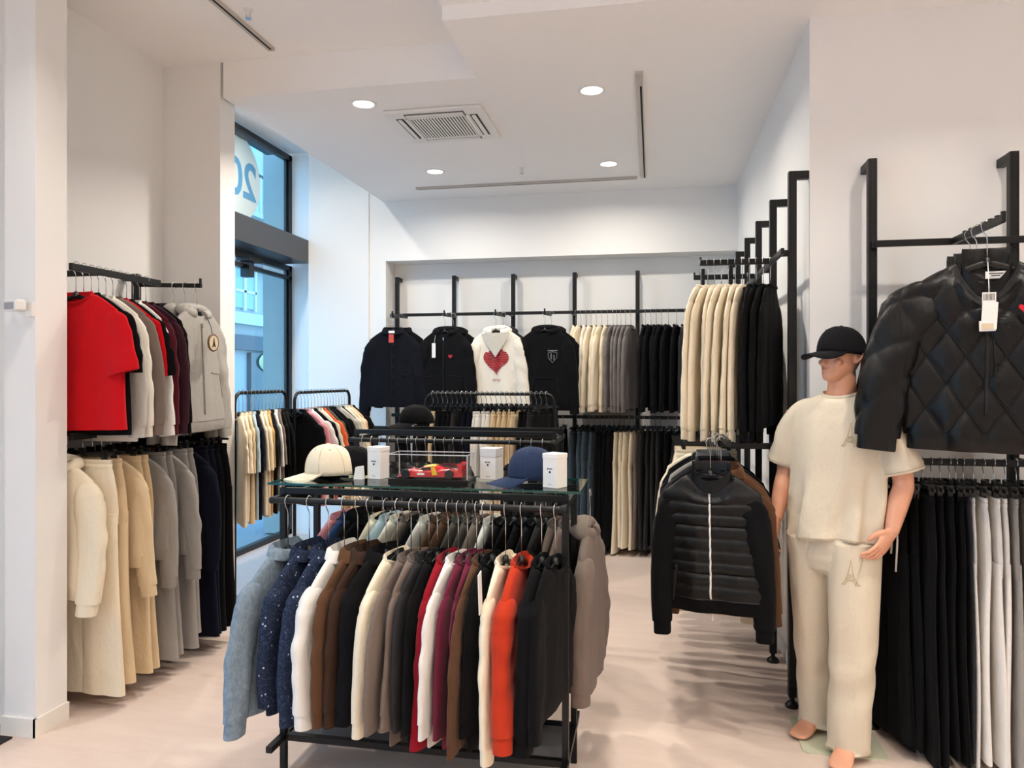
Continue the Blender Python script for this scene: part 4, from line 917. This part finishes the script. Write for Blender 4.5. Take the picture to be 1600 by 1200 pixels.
# ------------------------------------------------------------------ caps
def cap_mesh(R_=.098, H=.125, brim=.088, seedw=0):
    """baseball cap facing -y; returns crown, brim, button, band meshes"""
    n = 40; a = np.arange(n) * 2 * math.pi / n
    def rr(z):  # radius at height fraction
        return math.cos(z * math.pi / 2) ** .82
    rings = []
    for f in np.linspace(0, .985, 14):
        r = R_ * rr(f); sx, sy = .92, 1.08
        seam = 1 - .012 * np.abs(np.cos(3 * a)) ** 14
        rings.append(np.stack([r * sx * np.cos(a) * seam, r * sy * np.sin(a) * seam - .012 * f, np.full(n, H * math.sin(f * math.pi / 2) ** .9)], 1))
    i0 = rings[0] * np.array([.95, .95, 1]); i1 = [q * np.array([.95, .95, .95]) for q in rings[1:-1]]
    crown = MB().loft(i1[::-1] + [i0] + rings)
    br = MB(); rows = []
    for q in np.linspace(0, 1, 8):
        row_ = []
        for b in np.linspace(R(198), R(342), 21):
            c, s = math.cos(b), math.sin(b); e = math.sin((b - R(198)) / R(144) * math.pi) ** .6
            r = R_ * 1.0 + brim * q * e
            x = .92 * r * c if q < .01 else (.92 * R_ * c * (1 + .12 * q * e)); y = 1.08 * R_ * s - brim * q * e
            z = .006 - .010 * q * e - .55 * (x ** 2) / R_ * q * e * 1.2 - .012 * q * e + .012 * q * (1 - e)
            row_.append((x, y, z))
        rows.append(row_)
    up = np.array(rows); lo = up - np.array([0, 0, .004])
    k, mm, _ = up.shape
    ring_rows = [np.concatenate([up[i], lo[i][::-1]]) for i in range(k)]
    br.loft(ring_rows)
    return crown, br, MB().ell((0, -.012, H), (.008, .008, .005), 10, 6)
def cap(name, loc, rz, mat, label, parent=None, pitch=0., strapmat=None, stitch=None, **kw):
    c, b, bt = cap_mesh(**kw)
    o = c.build(name, mat, parent, loc=loc, smooth=180); o.rotation_euler = (pitch, 0, rz)
    b.build('brim', mat, o, smooth=60); bt.build('button', mat, o)
    R_ = kw.get('R_', .098); H = kw.get('H', .125)
    for k in range(6):
        aa = k * math.pi / 3 + R(30)
        P = []
        for f in np.linspace(0.02, .96, 12):
            r = R_ * math.cos(f * math.pi / 2) ** .82 + .0006
            P.append((.92 * r * math.cos(aa), 1.08 * r * math.sin(aa) - .012 * f, H * math.sin(f * math.pi / 2) ** .9))
        MB().tube(P, .0011, 5).build('seam', stitch or mat, o, smooth=180)
        f = .62; a2 = aa + R(30); r = R_ * math.cos(f * math.pi / 2) ** .82
        MB().ell((.92 * r * math.cos(a2), 1.08 * r * math.sin(a2) - .012 * f, H * math.sin(f * math.pi / 2) ** .9), (.003, .003, .003), 8, 5).build('eyelet', stitch or mat, o)
    if label: tag(o, label, 'cap')
    return o
ZT = 1.168 + .0085
cap('cap', (-1.345, 2.93, ZT + .016), R(-62), fabric(PAL['cream'], 'woven'), 'cream baseball cap lying on the glass top of the front table', stitch=fabric('#C9BA9C'), H=.125)
cap('cap', (-1.275, 3.01, ZT + .012), R(-58), fabric(PAL['black'], 'woven'), 'black baseball cap tucked behind the cream cap on the glass top', H=.115)
cap('cap', (-.475, 2.945, ZT + .018), R(-66), fabric('#27344F', 'woven'), 'navy blue baseball cap beside the end box on the glass top', stitch=fabric('#3A4966'), H=.125)
cap('cap', (-1.37, 4.17, 1.33), R(-50), fabric(PAL['black'], 'woven'), 'black baseball cap on the second table behind', H=.11)

# boxes
M_clearbox = glass('box_sleeve', (.90, .90, .90), 1.0)
def gift_box(x, y, rz, w, h, label, sleeve=False):
    o = MB().bb(-w / 2, w / 2, -w / 2, w / 2, 0, h).build('gift_box', M_paper, loc=(x, y, ZT), rz=rz, smooth=0, bevel=.002)
    MB().bb(-w / 2 - .0012, w / 2 + .0012, -w / 2 - .0012, w / 2 + .0012, h * .72 if sleeve else h * .86, h + .0015).build('lid', plain('box_lid', '#D9D7D4', .35) if sleeve else M_paper, o, smooth=0, bevel=.002)
    m = MB()
    for k_ in range(5): m.box((-.0105 + k_ * .005, -w / 2 - .0004, h * .56 + (.0008 if k_ % 2 else 0)), (.0036, .0008, .0052 if k_ in (0, 3) else .0036))
    m.build('print_line', M_slot, o, smooth=0)
    MB().ell((0, -w / 2 - .0004, h * .47), (.0042, .001, .0048), 12, 6).build('emblem', M_slot, o)
    MB().box((0, -w / 2 - .0005, h * .10), (.016, .0008, .002)).build('small_print', plain('print_grey', '#8A8A8A', .6), o, smooth=0)
    tag(o, label, 'box')
gift_box(-1.135, 2.94, R(-15), .066, .132, 'white gift box with a small dark emblem between cream cap and model car')
gift_box(-.665, 3.02, R(-14), .072, .128, 'white gift box with a grey lid behind the display case end', sleeve=True)
gift_box(-.372, 2.83, R(-28), .068, .130, 'white gift box at the free end of the glass top beside the navy cap')
# small white paper stand next to the first box
MB().prism([(-.02, 0), (.02, 0), (.016, .055), (-.012, .05)], -.012, .012).build('paper_bag', M_paper, loc=(-1.205, 2.90, ZT), smooth=0)
tag(bpy.data.objects['paper_bag'], 'tiny white paper bag beside the first gift box on the glass top', 'bag')

# display case with model race car
DC = empty('display_case', (-.892, 2.915, ZT)); cw_, cd_, ch_ = .335, .135, .112
MB().bb(-cw_ / 2, cw_ / 2, -cd_ / 2, cd_ / 2, 0, .014).build('base', plain('case_black', '#0C0C0D', .2), DC, smooth=0, bevel=.002)
M_acr = glass('acrylic', (.97, .97, .97), .9)
cv = MB().bb(-cw_ / 2 + .003, cw_ / 2 - .003, -cd_ / 2 + .003, cd_ / 2 - .003, .0145, ch_).build('cover', M_acr, DC, smooth=0)
M_edge = plain('acrylic_edge', '#C9C9CC', .15, spec=.8); e = .0016; X_, Y_ = cw_ / 2 - .003, cd_ / 2 - .003
m = MB()
for sx in (-1, 1):
    for sy in (-1, 1): m.bb(sx * X_ - e, sx * X_ + e, sy * Y_ - e, sy * Y_ + e, .0145, ch_)
    m.bb(sx * X_ - e, sx * X_ + e, -Y_, Y_, ch_ - e * 1.4, ch_ + e)
for sy in (-1, 1): m.bb(-X_, X_, sy * Y_ - e, sy * Y_ + e, ch_ - e * 1.4, ch_ + e)
m.build('cover_edge', M_edge, cv, smooth=0)
tag(DC, 'clear display case with black base on the glass top', 'display case')
M_carred = plain('car_red', '#C4101C', .22, coat=1.0); M_caryel = plain('car_yellow', '#EFC419', .3, coat=.8); M_tyre = plain('tyre', '#121213', .7); M_rim = plain('rim_grey', '#4A4A4E', .3, metal=.8); M_cargl = plain('car_window', '#0A0B0D', .08, spec=.8)
def model_car(loc, rz):
    o = empty('model_car', loc, rz)      # nose at -x
    Ls = np.linspace(-.135, .135, 41)
    def top(x):
        q = (x + .135) / .27
        return float(np.interp(q, [0, .04, .12, .22, .30, .42, .52, .62, .75, .88, 1], [.016, .022, .033, .037, .036, .050, .054, .050, .042, .034, .031]))
    def hood_(x):   # fender line at the sides
        q = (x + .135) / .27
        return float(np.interp(q, [0, .05, .17, .28, .36, .6, .70, .80, .90, 1], [.014, .022, .037, .031, .027, .030, .038, .041, .036, .028]))
    def wid(x):
        q = (x + .135) / .27
        return float(np.interp(q, [0, .03, .15, .3, .45, .65, .8, .95, 1], [.030, .044, .0515, .049, .046, .050, .0525, .050, .046]))
    rings = []
    for x in Ls:
        w, h, t_ = wid(x), hood_(x), top(x)
        P = [(-w, .008), (-w * 1.0, h * .6), (-w * .97, h * .92), (-w * .86, h), (-w * .66, h * .95), (-w * .46, max(t_ * .9, h * .9)), (-w * .26, t_ * .99), (0, t_)]
        P = P + [(-a, b) for a, b in P[:-1][::-1]] + [(w * .8, .006), (-w * .8, .006)]
        rings.append([(x, a, b) for a, b in P])
    body = flip_fix(MB().loft(rings).build('body', M_carred, o, smooth=50))
    def patch(name, mat, x0, x1, ws, lift=.0012):
        rr = []
        for x in np.linspace(x0, x1, 14):
            w, h, t_ = wid(x), hood_(x), top(x)
            f = (x - x0) / (x1 - x0); w_ = ws(f)
            rr.append([(x, a * w, b + lift) for a, b in [(-w_, max(t_ * .9, h * .9) if w_ > .3 else t_ * .97), (-w_ * .55, t_ * .99), (0, t_), (w_ * .55, t_ * .99), (w_, max(t_ * .9, h * .9) if w_ > .3 else t_ * .97)]])
        MB().loft(rr, False, False, closed=False).build(name, mat, body, smooth=180)
    patch('windscreen', M_cargl, -.064, -.030, lambda f: .22 + .25 * f)
    patch('roof_stripe', M_caryel, -.030, .022, lambda f: .46)
    for s in (-1, 1):
        MB().prism([(-.052, .033), (-.028, .043), (.004, .047), (.010, .036), (-.03, .032)], s * .034, s * .0362).build('side_window', M_cargl, body, smooth=0)
        MB().prism([(.006, .050), (.020, .048), (.026, .032), (.034, .018), (.012, .014), (.010, .030)], s * .0440, s * .0500).build('yellow_panel', M_caryel, body, smooth=0)
        MB().prism([(-.05, .016), (-.02, .016), (-.022, .024), (-.05, .024)], s * .0482, s * .0500).build('race_number_panel', M_paper, body, smooth=0)
        MB().bb(-.06, .06, s * .046, s * .052, .003, .009).build('side_skirt', M_cargl, body, smooth=0)
        for x in (-.098, .082):
            w_ = MB().lathe([(.012, -.0105), (.0175, -.0105), (.0195, -.007), (.0195, .007), (.0175, .0105), (.012, .0105)], (0, 0, 0), 24, axis='y').build('wheel', M_tyre, o, loc=(x, s * .0445, .0195))
            m = MB().lathe([(.0005, -.0095), (.004, -.0095), (.004, .0095), (.0005, .0095)], n=10, axis='y').tube([(.0125 * math.cos(a), 0, .0125 * math.sin(a)) for a in np.linspace(0, 6.28, 20, endpoint=False)], .0018, 5, closed=True)
            for k in range(5): m.box((.007 * math.cos(k * 1.2566), s * .0075, .007 * math.sin(k * 1.2566)), (.012, .002, .003), ry=-k * 1.2566)
            m.build('rim', M_rim, w_)
    MB().bb(-.14, -.10, -.046, .046, .004, .008).build('front_splitter', M_cargl, o, smooth=0, bevel=.001)
    MB().prism([(.02, .050), (.125, .036), (.125, .058), (.05, .060)], -.001, .001).build('tail_fin', plain('fin_dark_red', '#5A0E1C', .3), o, smooth=0)
    MB().bb(.112, .140, -.048, .048, .055, .058).bb(.116, .134, -.050, -.047, .030, .062).bb(.116, .134, .047, .050, .030, .062).build('rear_wing', M_carred, o, smooth=0)
    MB().box((.072, 0, .047), (.05, .030, .004), ry=R(12)).build('engine_cover', M_cargl, o, smooth=0, bevel=.001)
    tag(o, 'red and yellow model race car inside the display case', 'model car')
model_car((-.890, 2.905, ZT + .014), R(4))
# ------------------------------------------------------------------ the mannequin (local frame: faces -y, its left is +x)
MN = empty('mannequin', (.775, 3.44, 0), R(-35))
def ell_ring(c, rx, ry, n=28, rot=None, p=1.0):
    a = np.arange(n) * 2 * math.pi / n
    q = np.stack([rx * sgnp(np.cos(a), p), ry * sgnp(np.sin(a), p), np.zeros(n)], 1)
    if rot is not None: q = q @ rot.T
    return q + np.array(c)
def limb(mb, P, rad, n=16, sq=(1, 1)): return mb.tube(P, rad, n, sq=sq)
def spline(P, k=6):
    """Catmull-Rom through the rows of P (any number of columns)"""
    P = np.asarray(P, float); Q = np.vstack([2 * P[0] - P[1], P, 2 * P[-1] - P[-2]]); out = []
    for i in range(1, len(Q) - 2):
        for t in np.linspace(0, 1, k, endpoint=False):
            a, b, c, d = Q[i - 1], Q[i], Q[i + 1], Q[i + 2]
            out.append(.5 * (2 * b + (c - a) * t + (2 * a - 5 * b + 4 * c - d) * t * t + (3 * b - a - 3 * c + d) * t ** 3))
    out.append(P[-1]); return np.array(out)
LS, LE, LWr = (.205, .045, 1.44), (.268, .065, 1.165), (.245, -.005, .955)
RS, RE, RWr = (-.175, .045, 1.44), (-.232, .045, 1.165), (-.238, -.045, .955)
LA, RA = (.10, -.065, .085), (-.095, .075, .085)     # ankles
B = MB()
# head: rows from chin to crown, facing -y, then turned
HC = np.array([.028, .030, 1.585]); HT = R(-22)
rows = []
prof = [  # z, half width, front y, back y
    (.000, .028, -.088, -.030), (.012, .042, -.098, -.005), (.030, .052, -.100, .030), (.050, .060, -.096, .055), (.070, .0655, -.094, .072), (.090, .069, -.090, .085), (.110, .0715, -.088, .092),
    (.130, .0735, -.092, .097), (.150, .074, -.094, .098), (.170, .072, -.090, .095), (.190, .066, -.080, .086), (.208, .054, -.060, .068), (.222, .034, -.035, .042), (.229, .010, -.010, .014)]
a_ = np.arange(32) * 2 * math.pi / 32
for z, w, fy, by in prof:
    y = np.where(np.sin(a_) < 0, np.sin(a_) * -fy, np.sin(a_) * by); x = w * sgnp(np.cos(a_), .9)
    rows.append(np.stack([x, y, np.full(32, z)], 1))
H = MB().loft(rows)
H.ell((0, -.103, .076), (.0125, .017, .012), 12, 8)                       # nose tip
H.tube([(0, -.089, .118), (0, -.098, .098), (0, -.108, .080)], [.0075, .0088, .0105], 10)
H.ell((0, -.094, .050), (.021, .010, .0045), 14, 8); H.ell((0, -.0935, .041), (.018, .0095, .0055), 14, 8)   # lips
H.ell((0, -.086, .016), (.020, .016, .014), 12, 8)                       # chin
for s in (-1, 1):
    H.tube([(s * .012, -.092, .122), (s * .032, -.089, .126), (s * .052, -.074, .120)], [.007, .008, .005], 8)   # brow
    H.ell((s * .031, -.078, .105), (.014, .010, .007), 12, 8)                  # eyelid
    H.ell((s * .045, -.066, .082), (.017, .018, .014), 10, 8)                  # cheekbone
    H.tube([(s * .072, .002, .125), (s * .083, .020, .132), (s * .086, .030, .112), (s * .080, .020, .090), (s * .074, .004, .078)], [.005, .006, .0065, .006, .006], 8)   # ear rim
    H.ell((s * .074, .012, .103), (.007, .016, .026), 10, 8)
hv = np.array(H.v); ca, sa = math.cos(HT), math.sin(HT)
hv = np.stack([hv[:, 0] * ca - hv[:, 1] * sa, hv[:, 0] * sa + hv[:, 1] * ca, hv[:, 2]], 1) + HC
B.add(hv.tolist(), H.f)
# neck and torso
B.loft([ell_ring((.022, .048, 1.40), .10, .075), ell_ring((.022, .046, 1.50), .072, .064), ell_ring((.024, .042, 1.55), .060, .060), ell_ring((.027, .036, 1.61), .056, .060), ell_ring((.028, .034, 1.66), .05, .055)])
B.loft([ell_ring(c, rx, ry) for c, rx, ry in [((.02, .045, 1.52), .06, .05), ((.018, .045, 1.48), .14, .07), ((.015, .042, 1.42), .185, .095), ((.012, .035, 1.32), .18, .11), ((.01, .03, 1.2), .16, .105), ((.005, .02, 1.08), .15, .10), ((.0, .01, .96), .165, .105), ((0, .005, .86), .17, .105), ((0, .005, .80), .12, .08)]])
def arm(S_, E_, Wt, flat):
    P = spline([S_, tuple((np.array(S_) * .55 + np.array(E_) * .45)), E_, tuple((np.array(E_) * .6 + np.array(Wt) * .4)), Wt], 5)
    r = spline(np.array([[.054], [.048], [.0415], [.042], [.027]]), 5)[:, 0]
    B.tube(P, r, 18)
arm(LS, LE, LWr, 1); arm(RS, RE, RWr, 1)
def hand(wr, fwd, palm_n, side, curl=.5):
    """wr wrist, fwd direction of the fingers, palm_n direction the palm faces, side +1: thumb on fwd x palm_n side"""
    f = np.array(fwd, float); f /= np.linalg.norm(f); n = np.array(palm_n, float); n -= f * np.dot(n, f); n /= np.linalg.norm(n); t = np.cross(f, n) * side
    w = np.array(wr)
    sec = [(-.02, .026, .022), (.005, .027, .021), (.03, .036, .017), (.06, .042, .0155), (.082, .041, .014), (.094, .036, .010)]
    rings = []; a = np.arange(18) * 2 * math.pi / 18
    for d, hw, ht in sec: rings.append(w + f * d + (np.cos(a) * hw)[:, None] * t + (np.sin(a) * ht)[:, None] * n)
    B.loft(rings)
    for k, (off, ln, r) in enumerate(((.030, .070, .0088), (.0105, .078, .0090), (-.0095, .073, .0086), (-.028, .057, .0075))):
        c = curl * (1 + .22 * k); p = w + f * .075 + t * off * .92 + n * .001; P = [p, w + f * .092 + t * off * 1.06]; ang = 0; d = f + t * off * 1.5; d /= np.linalg.norm(d)
        for j, sgm in enumerate((.45, .30, .25)):
            ang += c * (.55, .75, .5)[j]; dd = d * math.cos(ang) + n * math.sin(ang); P.append(P[-1] + dd * ln * sgm)
        Q = spline(P, 4); B.tube(Q, np.linspace(r * 1.05, r * .78, len(Q)), 10)
        B.ell(P[-1], (r * .80,) * 3, 10, 7)
    P = [w + f * .012 + t * .022, w + f * .036 + t * .043 + n * .010, w + f * .062 + t * .050 + n * .022, w + f * .084 + t * .046 + n * .032]
    Q = spline(P, 4); B.tube(Q, np.linspace(.0145, .0095, len(Q)), 12); B.ell(P[-1], (.0098,) * 3, 10, 7)
hand(LWr, (-.30, -.62, -.72), (-.9, .25, .15), -1, .42)
hand(RWr, (-.02, -.38, -.92), (.95, -.1, .05), 1, .30)
# legs and feet
for hip, kn, an in (((.085, .01, .86), (.10, -.04, .48), LA), ((-.085, .01, .86), (-.093, .04, .48), RA)):
    P = spline([hip, tuple((np.array(hip) + np.array(kn)) / 2), kn, tuple((np.array(kn) * .65 + np.array(an) * .35)), an], 4)
    r = spline(np.array([[.085], [.075], [.055], [.055], [.034]]), 4)[:, 0]; B.tube(P, r, 16)
    an = np.array(an); s = 1 if an[0] > 0 else -1; d = np.array([s * .12, -1, 0]); d /= np.linalg.norm(d); sd = np.array([-d[1], d[0], 0])
    rings = []; a = np.arange(18) * 2 * math.pi / 18
    for l, hw, zt, zb in ((-.072, .014, .045, .018), (-.060, .028, .07, .010), (-.02, .034, .10, .012), (.03, .036, .098, .018), (.08, .041, .070, .016), (.125, .046, .046, .009), (.155, .046, .036, .009), (.175, .038, .030, .010), (.186, .020, .024, .013)):
        zc, hz = (zt + zb) / 2, (zt - zb) / 2
        rings.append(np.array([an[0], an[1], 0]) + d * l + (np.cos(a) * hw)[:, None] * sd + np.stack([np.zeros(18), np.zeros(18), zc + hz * sgnp(np.sin(a), .85)], 1))
    B.loft(rings)
    for k in range(5):
        pass
o = B.build('tmp', None, smooth=180); flip_fix(o)
rm = o.modifiers.new('r', 'REMESH'); rm.mode = 'VOXEL'; rm.voxel_size = .0040
sm_ = o.modifiers.new('s', 'SMOOTH'); sm_.factor = .5; sm_.iterations = 4
dgr = bpy.context.evaluated_depsgraph_get(); me = bpy.data.meshes.new_from_object(o.evaluated_get(dgr)); bpy.data.objects.remove(o)
me.name = 'body'; me.polygons.foreach_set('use_smooth', [True] * len(me.polygons))
body = mesh_obj('body', me, M_skin, MN)

# clothes: t-shirt
M_tee = fabric('#D8CCB7', 'knit'); M_emb = fabric('#C4B596', 'woven')
rng = np.random.default_rng(5); n = 72; a_ = np.arange(n) * 2 * math.pi / n
rows = [((.024, .046, 1.532), .080, .074), ((.023, .046, 1.522), .098, .080), ((.022, .046, 1.508), .135, .088), ((.020, .046, 1.485), .178, .098), ((.018, .046, 1.455), .196, .108), ((.016, .044, 1.41), .200, .120), ((.014, .038, 1.34), .198, .128),
        ((.012, .030, 1.25), .192, .130), ((.008, .022, 1.15), .190, .132), ((.004, .014, 1.05), .192, .136), ((.0, .008, .96), .196, .142), ((.0, .004, .915), .198, .146), ((.0, .003, .900), .198, .146)]
Rw = spline(np.array([list(c) + [rx, ry] for c, rx, ry in rows]), 4); rings = []
for q in Rw:
    f = max(0, (1.48 - q[2]) / .58)
    x = q[3] * sgnp(np.cos(a_), .92); y = q[4] * sgnp(np.sin(a_), .92)
    amp = .022 * f ** 1.0
    r = 1 + (amp * (np.sin(4 * a_ + 1.2 + 1.0 * f) + .7 * np.sin(7 * a_ + 3.1 - 2 * f) + .45 * np.sin(11 * a_ + 5 * f)) + .006 * np.sin(5 * a_ + 13 * f) * f) / .2
    z = np.full(n, q[2])
    fw = np.clip(-np.sin(a_), 0, 1)
    z = z - .028 * fw ** 1.5 * max(0, 1 - (1.545 - q[2]) / .05) - .012 * f ** 4 * np.sin(a_ * 2 + .6)
    rings.append(np.stack([x * r + q[0], y * r + q[1], z], 1))
def remeshed(mb, name, mat, parent, vox, it):
    o = mb.build('tmp', None, smooth=180); flip_fix(o)
    r = o.modifiers.new('r', 'REMESH'); r.mode = 'VOXEL'; r.voxel_size = vox
    s = o.modifiers.new('s', 'SMOOTH'); s.factor = .5; s.iterations = it
    me = bpy.data.meshes.new_from_object(o.evaluated_get(bpy.context.evaluated_depsgraph_get())); bpy.data.objects.remove(o)
    me.name = name; me.polygons.foreach_set('use_smooth', [True] * len(me.polygons)); return mesh_obj(name, me, mat, parent)
mb = MB(); e = rings[-1]; ce = e.mean(0); r0 = rings[0]; c0 = r0.mean(0)
mb.loft([c0 + (r0 - c0) * np.array([.9, .9, 1]) - np.array([0, 0, .02]), c0 + (r0 - c0) * np.array([.92, .92, 1])] + rings)
hems = []
for S_, E_, s in ((LS, LE, 1), (RS, RE, -1)):
    S_, E_ = np.array(S_), np.array(E_); d = (E_ - S_) / np.linalg.norm(E_ - S_)
    P = spline([S_ + np.array([-s * .11, 0, .020]), S_ + np.array([-s * .035, 0, .000]), S_ + d * .09 + np.array([s * .006, 0, 0]), S_ + d * .17 + np.array([s * .010, 0, 0]), S_ + d * .245 + np.array([s * .014, 0, 0])], 6)
    rad = spline(np.array([[.048], [.062], [.072], [.077], [.078]]), 6)[:, 0]
    t0 = MB().tube(P, rad, 36, caps=False); V = np.array(t0.v).reshape(len(P), 36, 3); a2 = np.arange(36) * 2 * math.pi / 36
    for i in range(len(P)):
        f = i / (len(P) - 1); w = .05 * f * np.sin(4 * a2 + 2 * s + 3 * f) + .06 * f * np.sin(3 * a2 + 11 * f)
        V[i] = P[i] + (V[i] - P[i]) * (1 + w)[:, None]
    mb.loft(list(V)); hems.append(V[-2])
tee = remeshed(mb, 't_shirt', M_tee, MN, .006, 3)
MB().tube(rings[0] + np.array([0, 0, -.002]), .010, 8, closed=True, sq=(.5, 1.2)).build('collar', M_tee, tee, smooth=180)
MB().tube(rings[-4] * np.array([1.006, 1.006, 1]), .0014, 5, closed=True).build('hem_stitch', M_emb, tee, smooth=180)
for q in hems: MB().tube(q + (q - q.mean(0)) * .02, .0013, 5, closed=True).build('sleeve_stitch', M_emb, tee, smooth=180)
def surf_pt(obj, x, z, lift=.002):
    ok, p, nrm, i = obj.ray_cast((x, -1.0, z), (0, 1, 0)); return np.array(p) + np.array((0, -lift, 0)) if ok else np.array((x, -.15, z))
bpy.context.view_layer.update()
def embroider(obj, cx, cz, s, parent, tilt=0.0):
    m = MB(); c, q = math.cos(tilt), math.sin(tilt)
    for p in tower(s):
        P = []
        for (xa, za), (xb, zb) in zip(p[:-1], p[1:]):
            for f in np.linspace(0, 1, 4): x = xa + (xb - xa) * f; z = za + (zb - za) * f; P.append(surf_pt(obj, cx + x * c + z * q, cz - x * q + z * c, .0006))
        m.tube(P, .0017, 5)
    m.build('tower_embroidery', M_emb, parent, smooth=180)
embroider(tee, .105, 1.355, .088, tee)
# trousers
def leg_rings(hip, kn, an, s, n=48):
    a2 = np.arange(n) * 2 * math.pi / n; C = spline([hip, kn, (an[0], an[1] + .0, .10), (an[0], an[1] - .005, .03)], 12)
    rr = []; tot = len(C)
    for i, c in enumerate(C):
        f = i / (tot - 1)
        rx = np.interp(f, [0, .2, .5, .8, 1], [.104, .098, .086, .082, .085]); ry = np.interp(f, [0, .2, .5, .8, 1], [.130, .118, .098, .092, .098])
        w = .035 * np.sin(3 * a2 + 1.3 * s + 3 * f) + .025 * np.sin(5 * a2 - 6 * f + s) * (.3 + f)
        low = max(0, f - .72) / .28
        w = w + .09 * low * np.sin(34 * f + 2.4 * np.cos(a2 + s)) * .6 + .03 * np.sin(17 * f + 2.2 * np.cos(a2 - s)) * f + .06 * math.exp(-((f - .45) / .1) ** 2) * np.sin(40 * f + 3 * np.sin(a2))
        z = c[2] - .0 * low
        zz = np.full(n, z)
        if f > .9: zz = zz + .014 * (f - .9) / .1 * np.clip(-np.sin(a2), 0, 1) ** 2     # the hem breaks over the foot
        rr.append(np.stack([c[0] + rx * np.cos(a2) * (1 + w), c[1] + ry * np.sin(a2) * (1 + w), zz], 1))
    return rr
LL = leg_rings((.092, .006, .90), (.104, -.04, .48), LA, 1); RL = leg_rings((-.092, .006, .90), (-.096, .045, .48), RA, -1)
mb = MB().loft([ell_ring((0, .012, 1.0), .172, .122, 48), ell_ring((0, .010, .94), .190, .132, 48), ell_ring((0, .008, .88), .192, .132, 48), ell_ring((0, .006, .82), .192, .130, 48), ell_ring((0, .006, .775), .18, .118, 48), ell_ring((0, .006, .75), .13, .09, 48)])
mb.loft(LL); mb.loft(RL)
tr = remeshed(mb, 'trousers', M_tee, MN, .006, 3)
bpy.context.view_layer.update(); embroider(tr, .125, .785, .095, tr)
for rr in (LL, RL): MB().tube([p + (p - rr[-2].mean(0)) * np.array([.02, .02, 0]) for p in rr[-2]], .0014, 5, closed=True).build('hem_stitch', M_emb, tr, smooth=180)
MB().tube([surf_pt(tr, .165 - .02 * f, .86 - .12 * f) for f in np.linspace(0, 1, 8)], .0014, 5).build('pocket_edge', M_emb, tr, smooth=180)
# cap on the head
CH = cap('cap', (.026, .034, 1.700), HT + R(-4), fabric('#161618', 'woven'), None, parent=MN, pitch=R(-5), R_=.103, H=.124, brim=.085)
# glass base plate
bp_ = MB().prism([(-.15, -.17), (.15, -.17), (.17, -.15), (.17, .15), (.15, .17), (-.15, .17), (-.17, .15), (-.17, -.15)], 0, .008, 'xy').build('base_plate', plain('plate_glass', '#C9CBB2', .12, spec=.7), MN, loc=(0, 0, 0), smooth=0)
bp_.rotation_euler = (0, 0, R(35)); bp_.location = (.0, .045, 0)
MB().tube([(-.04, .10, .006), (-.075, .08, .2), (-.08, .07, .42)], .008, 10).build('support_rod', M_chrome, MN)
tag(MN, 'male mannequin in cream t-shirt and trousers with black cap, standing on a glass plate', 'mannequin')
dup_ = [k for k, v in _labels.items() if v > 1]
